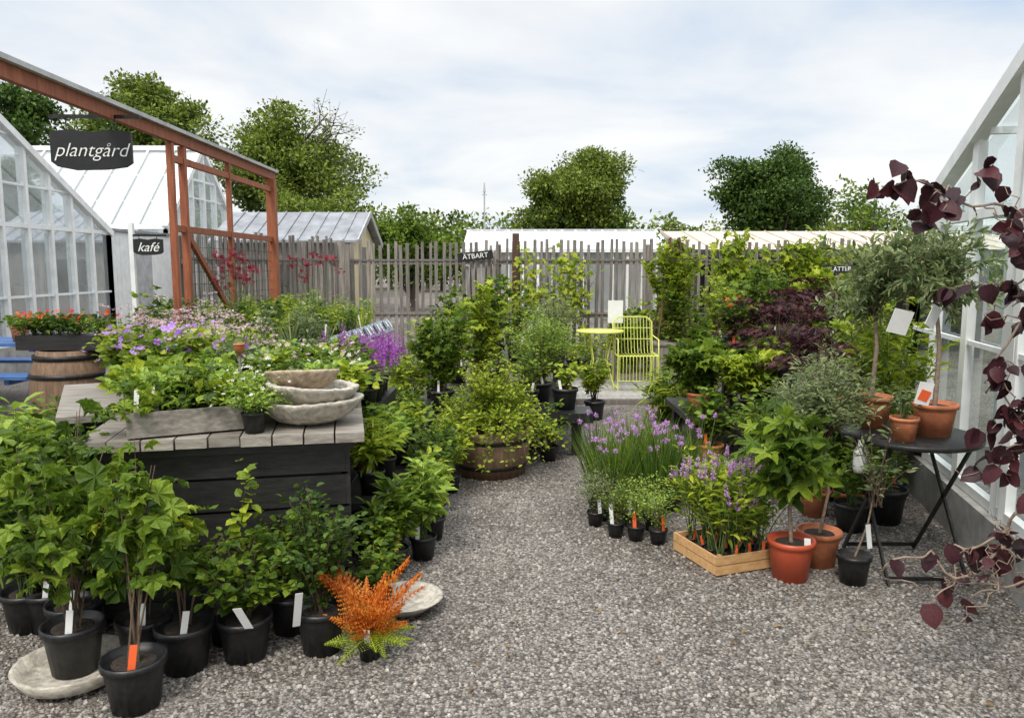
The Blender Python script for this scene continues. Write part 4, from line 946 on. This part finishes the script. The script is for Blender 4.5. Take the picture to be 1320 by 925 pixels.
# ------------------------------------------------------------ contorted hazel
mb=MB(); tx,ty=2.26,2.74
pot(mb,tx,ty,0,.19,.3,'terra')
def curl(pts,amp=.05,k=28,turns=3):
    pts=np.array(pts,float); n=len(pts); t=np.linspace(0,n-1,k); out=np.stack([np.interp(t,np.arange(n),pts[:,i]) for i in range(3)],1)
    for _ in range(2): out[1:-1]=(out[:-2]+out[1:-1]*2+out[2:])/4
    ph=U(0,6); s=np.linspace(0,1,k); env=np.minimum(1,s*4)
    out[:,0]+=amp*env*np.sin(s*turns*6.28+ph); out[:,1]+=amp*env*np.cos(s*turns*6.28+ph); out[:,2]+=amp*.7*env*np.sin(s*turns*1.7*6.28+ph*2)
    return out
trunk=curl([(tx,ty,.25),(tx+.03,ty,.8),(tx-.08,ty,1.38)],.03,20,1.5); mb.tube(trunk,np.linspace(.024,.015,20),'curl',7)
S=(2.18,2.74,1.36)
brs=[[S,(1.93,2.72,1.5),(1.79,2.75,1.66),(1.65,2.72,1.80),(1.51,2.7,1.86),(1.37,2.72,1.87),(1.22,2.7,1.88)],
 [S,(1.95,2.7,1.5),(1.80,2.68,1.68),(1.76,2.66,1.76),(1.80,2.66,1.92)],
 [S,(1.98,2.6,1.6),(1.86,2.6,1.80)],
 [(2.2,2.74,1.25),(1.95,2.7,1.38),(1.82,2.7,1.44),(1.74,2.7,1.40),(1.70,2.7,1.2),(1.78,2.66,1.0)],
 [(2.25,2.74,1.05),(2.0,2.7,1.15),(1.86,2.68,1.16),(1.76,2.66,1.05),(1.74,2.66,.85)],
 [(2.25,2.74,.8),(2.0,2.72,.8),(1.84,2.68,.72),(1.74,2.66,.62),(1.6,2.66,.50),(1.46,2.68,.60),(1.34,2.68,.53),(1.46,2.68,.42)],
 [(2.25,2.74,.7),(2.0,2.72,.7),(1.84,2.66,.58),(1.7,2.66,.66),(1.58,2.68,.56),(1.52,2.66,.40)],
 [(2.25,2.74,.5),(2.0,2.72,.6),(1.85,2.7,.45),(1.74,2.68,.5),(1.66,2.68,.38)],
 [(2.25,2.74,.95),(2.0,2.68,1.0),(1.88,2.6,.9),(1.8,2.6,.8),(1.84,2.6,.66)],
 [(2.2,2.74,1.3),(1.96,2.6,1.35),(1.85,2.55,1.3),(1.76,2.55,1.15)],
 [S,(2.0,2.75,1.7),(1.88,2.75,1.62),(1.74,2.75,1.48)],
 [(2.2,2.74,1.2),(1.92,2.6,1.22),(1.82,2.58,1.12),(1.84,2.58,.98)],
 [S,(1.95,2.65,1.45),(1.82,2.62,1.52),(1.72,2.62,1.62)]]
dens=[46,30,28,46,36,18,14,9,26,40,38,36,32]
for b,dn in zip(brs,dens):
    c=curl(b,.03,40,U(2.5,4)); mb.tube(c,np.linspace(.008,.0025,40),'curl',6)
    tw=[]
    for j in range(8):
        i0=int(U(12,39)); p=c[i0]; e=p+R.normal(0,.08,3); q=curl([p,(p+e)/2,e],.016,10,2); mb.tube(q,np.linspace(.0032,.0012,10),'curl',4); tw.append(q)
    allp=np.concatenate([c[14:]]+[q[3:] for q in tw]); P=allp[R.integers(0,len(allp),dn)]
    D=unit(np.stack([R.normal(0,.6,dn),R.normal(-.2,.6,dn),R.normal(-.7,.4,dn)],1)); mb.inst(HZ,P,D,unit(R.normal(0,.6,(dn,3))+[0,-.6,.6]),R.uniform(.035,.085,dn),'maroon',True)
mb.build('corkscrew_hazel')
# ------------------------------------------------------------ world, sun, camera
w=bpy.data.worlds.new('World'); sc.world=w; w.use_nodes=True; nt=w.node_tree; nt.nodes.clear(); L=nt.links
out=nt.nodes.new('ShaderNodeOutputWorld')
sky=nt.nodes.new('ShaderNodeTexSky'); sky.sky_type='NISHITA'; sky.sun_disc=False; sky.sun_elevation=math.radians(52); sky.sun_rotation=math.radians(200)
b1=N(nt,'ShaderNodeBackground',Strength=.12); L.new(sky.outputs[0],b1.inputs[0])
tc=N(nt,'ShaderNodeTexCoord'); sp=N(nt,'ShaderNodeSeparateXYZ'); L.new(tc.outputs['Generated'],sp.inputs[0])
mz=N(nt,'ShaderNodeMath',operation='MAXIMUM'); mz.inputs[1].default_value=0; L.new(sp.outputs[2],mz.inputs[0])
az=N(nt,'ShaderNodeMath',operation='ADD'); az.inputs[1].default_value=.16; L.new(mz.outputs[0],az.inputs[0])
dx=N(nt,'ShaderNodeMath',operation='DIVIDE'); dy=N(nt,'ShaderNodeMath',operation='DIVIDE')
L.new(sp.outputs[0],dx.inputs[0]); L.new(az.outputs[0],dx.inputs[1]); L.new(sp.outputs[1],dy.inputs[0]); L.new(az.outputs[0],dy.inputs[1])
cb_=N(nt,'ShaderNodeCombineXYZ'); L.new(dx.outputs[0],cb_.inputs[0]); L.new(dy.outputs[0],cb_.inputs[1])
nz=N(nt,'ShaderNodeTexNoise',Scale=.9,Detail=7.0,Roughness=.52,Distortion=.3); L.new(cb_.outputs[0],nz.inputs['Vector'])
cr=ramp(nt,[(.64,.76,.93),(.84,.90,.97),(1.0,1.01,1.02),(1.15,1.14,1.12)],[.32,.43,.53,.66]); L.new(nz.outputs['Fac'],cr.inputs[0])
st=N(nt,'ShaderNodeMapRange',interpolation_type='SMOOTHSTEP'); st.inputs['From Min'].default_value=.4; st.inputs['From Max'].default_value=.95; st.inputs['To Min'].default_value=1.0; st.inputs['To Max'].default_value=2.8
L.new(sp.outputs[2],st.inputs['Value'])
b2=N(nt,'ShaderNodeBackground'); L.new(cr.outputs[0],b2.inputs[0]); L.new(st.outputs[0],b2.inputs['Strength'])
ms=N(nt,'ShaderNodeMixShader'); ms.inputs[0].default_value=.88; L.new(b1.outputs[0],ms.inputs[1]); L.new(b2.outputs[0],ms.inputs[2]); L.new(ms.outputs[0],out.inputs[0])
sl=bpy.data.lights.new('sun','SUN'); sl.energy=2.3; sl.angle=math.radians(11); sl.color=(1,.95,.87)
so=bpy.data.objects.new('sun',sl); sc.collection.objects.link(so)
el,az_=math.radians(52),math.radians(200)
d=Vector((math.sin(az_)*math.cos(el),math.cos(az_)*math.cos(el),math.sin(el)))
so.rotation_euler=d.to_track_quat('Z','Y').to_euler()
cam=bpy.data.cameras.new('camera'); cam.lens=27.27; cam.sensor_width=36; cam.clip_end=1500; cam.clip_start=.05
co=bpy.data.objects.new('camera',cam); co.location=(0,0,1.6); co.rotation_euler=(math.radians(90-6.8),0,0); sc.collection.objects.link(co); sc.camera=co
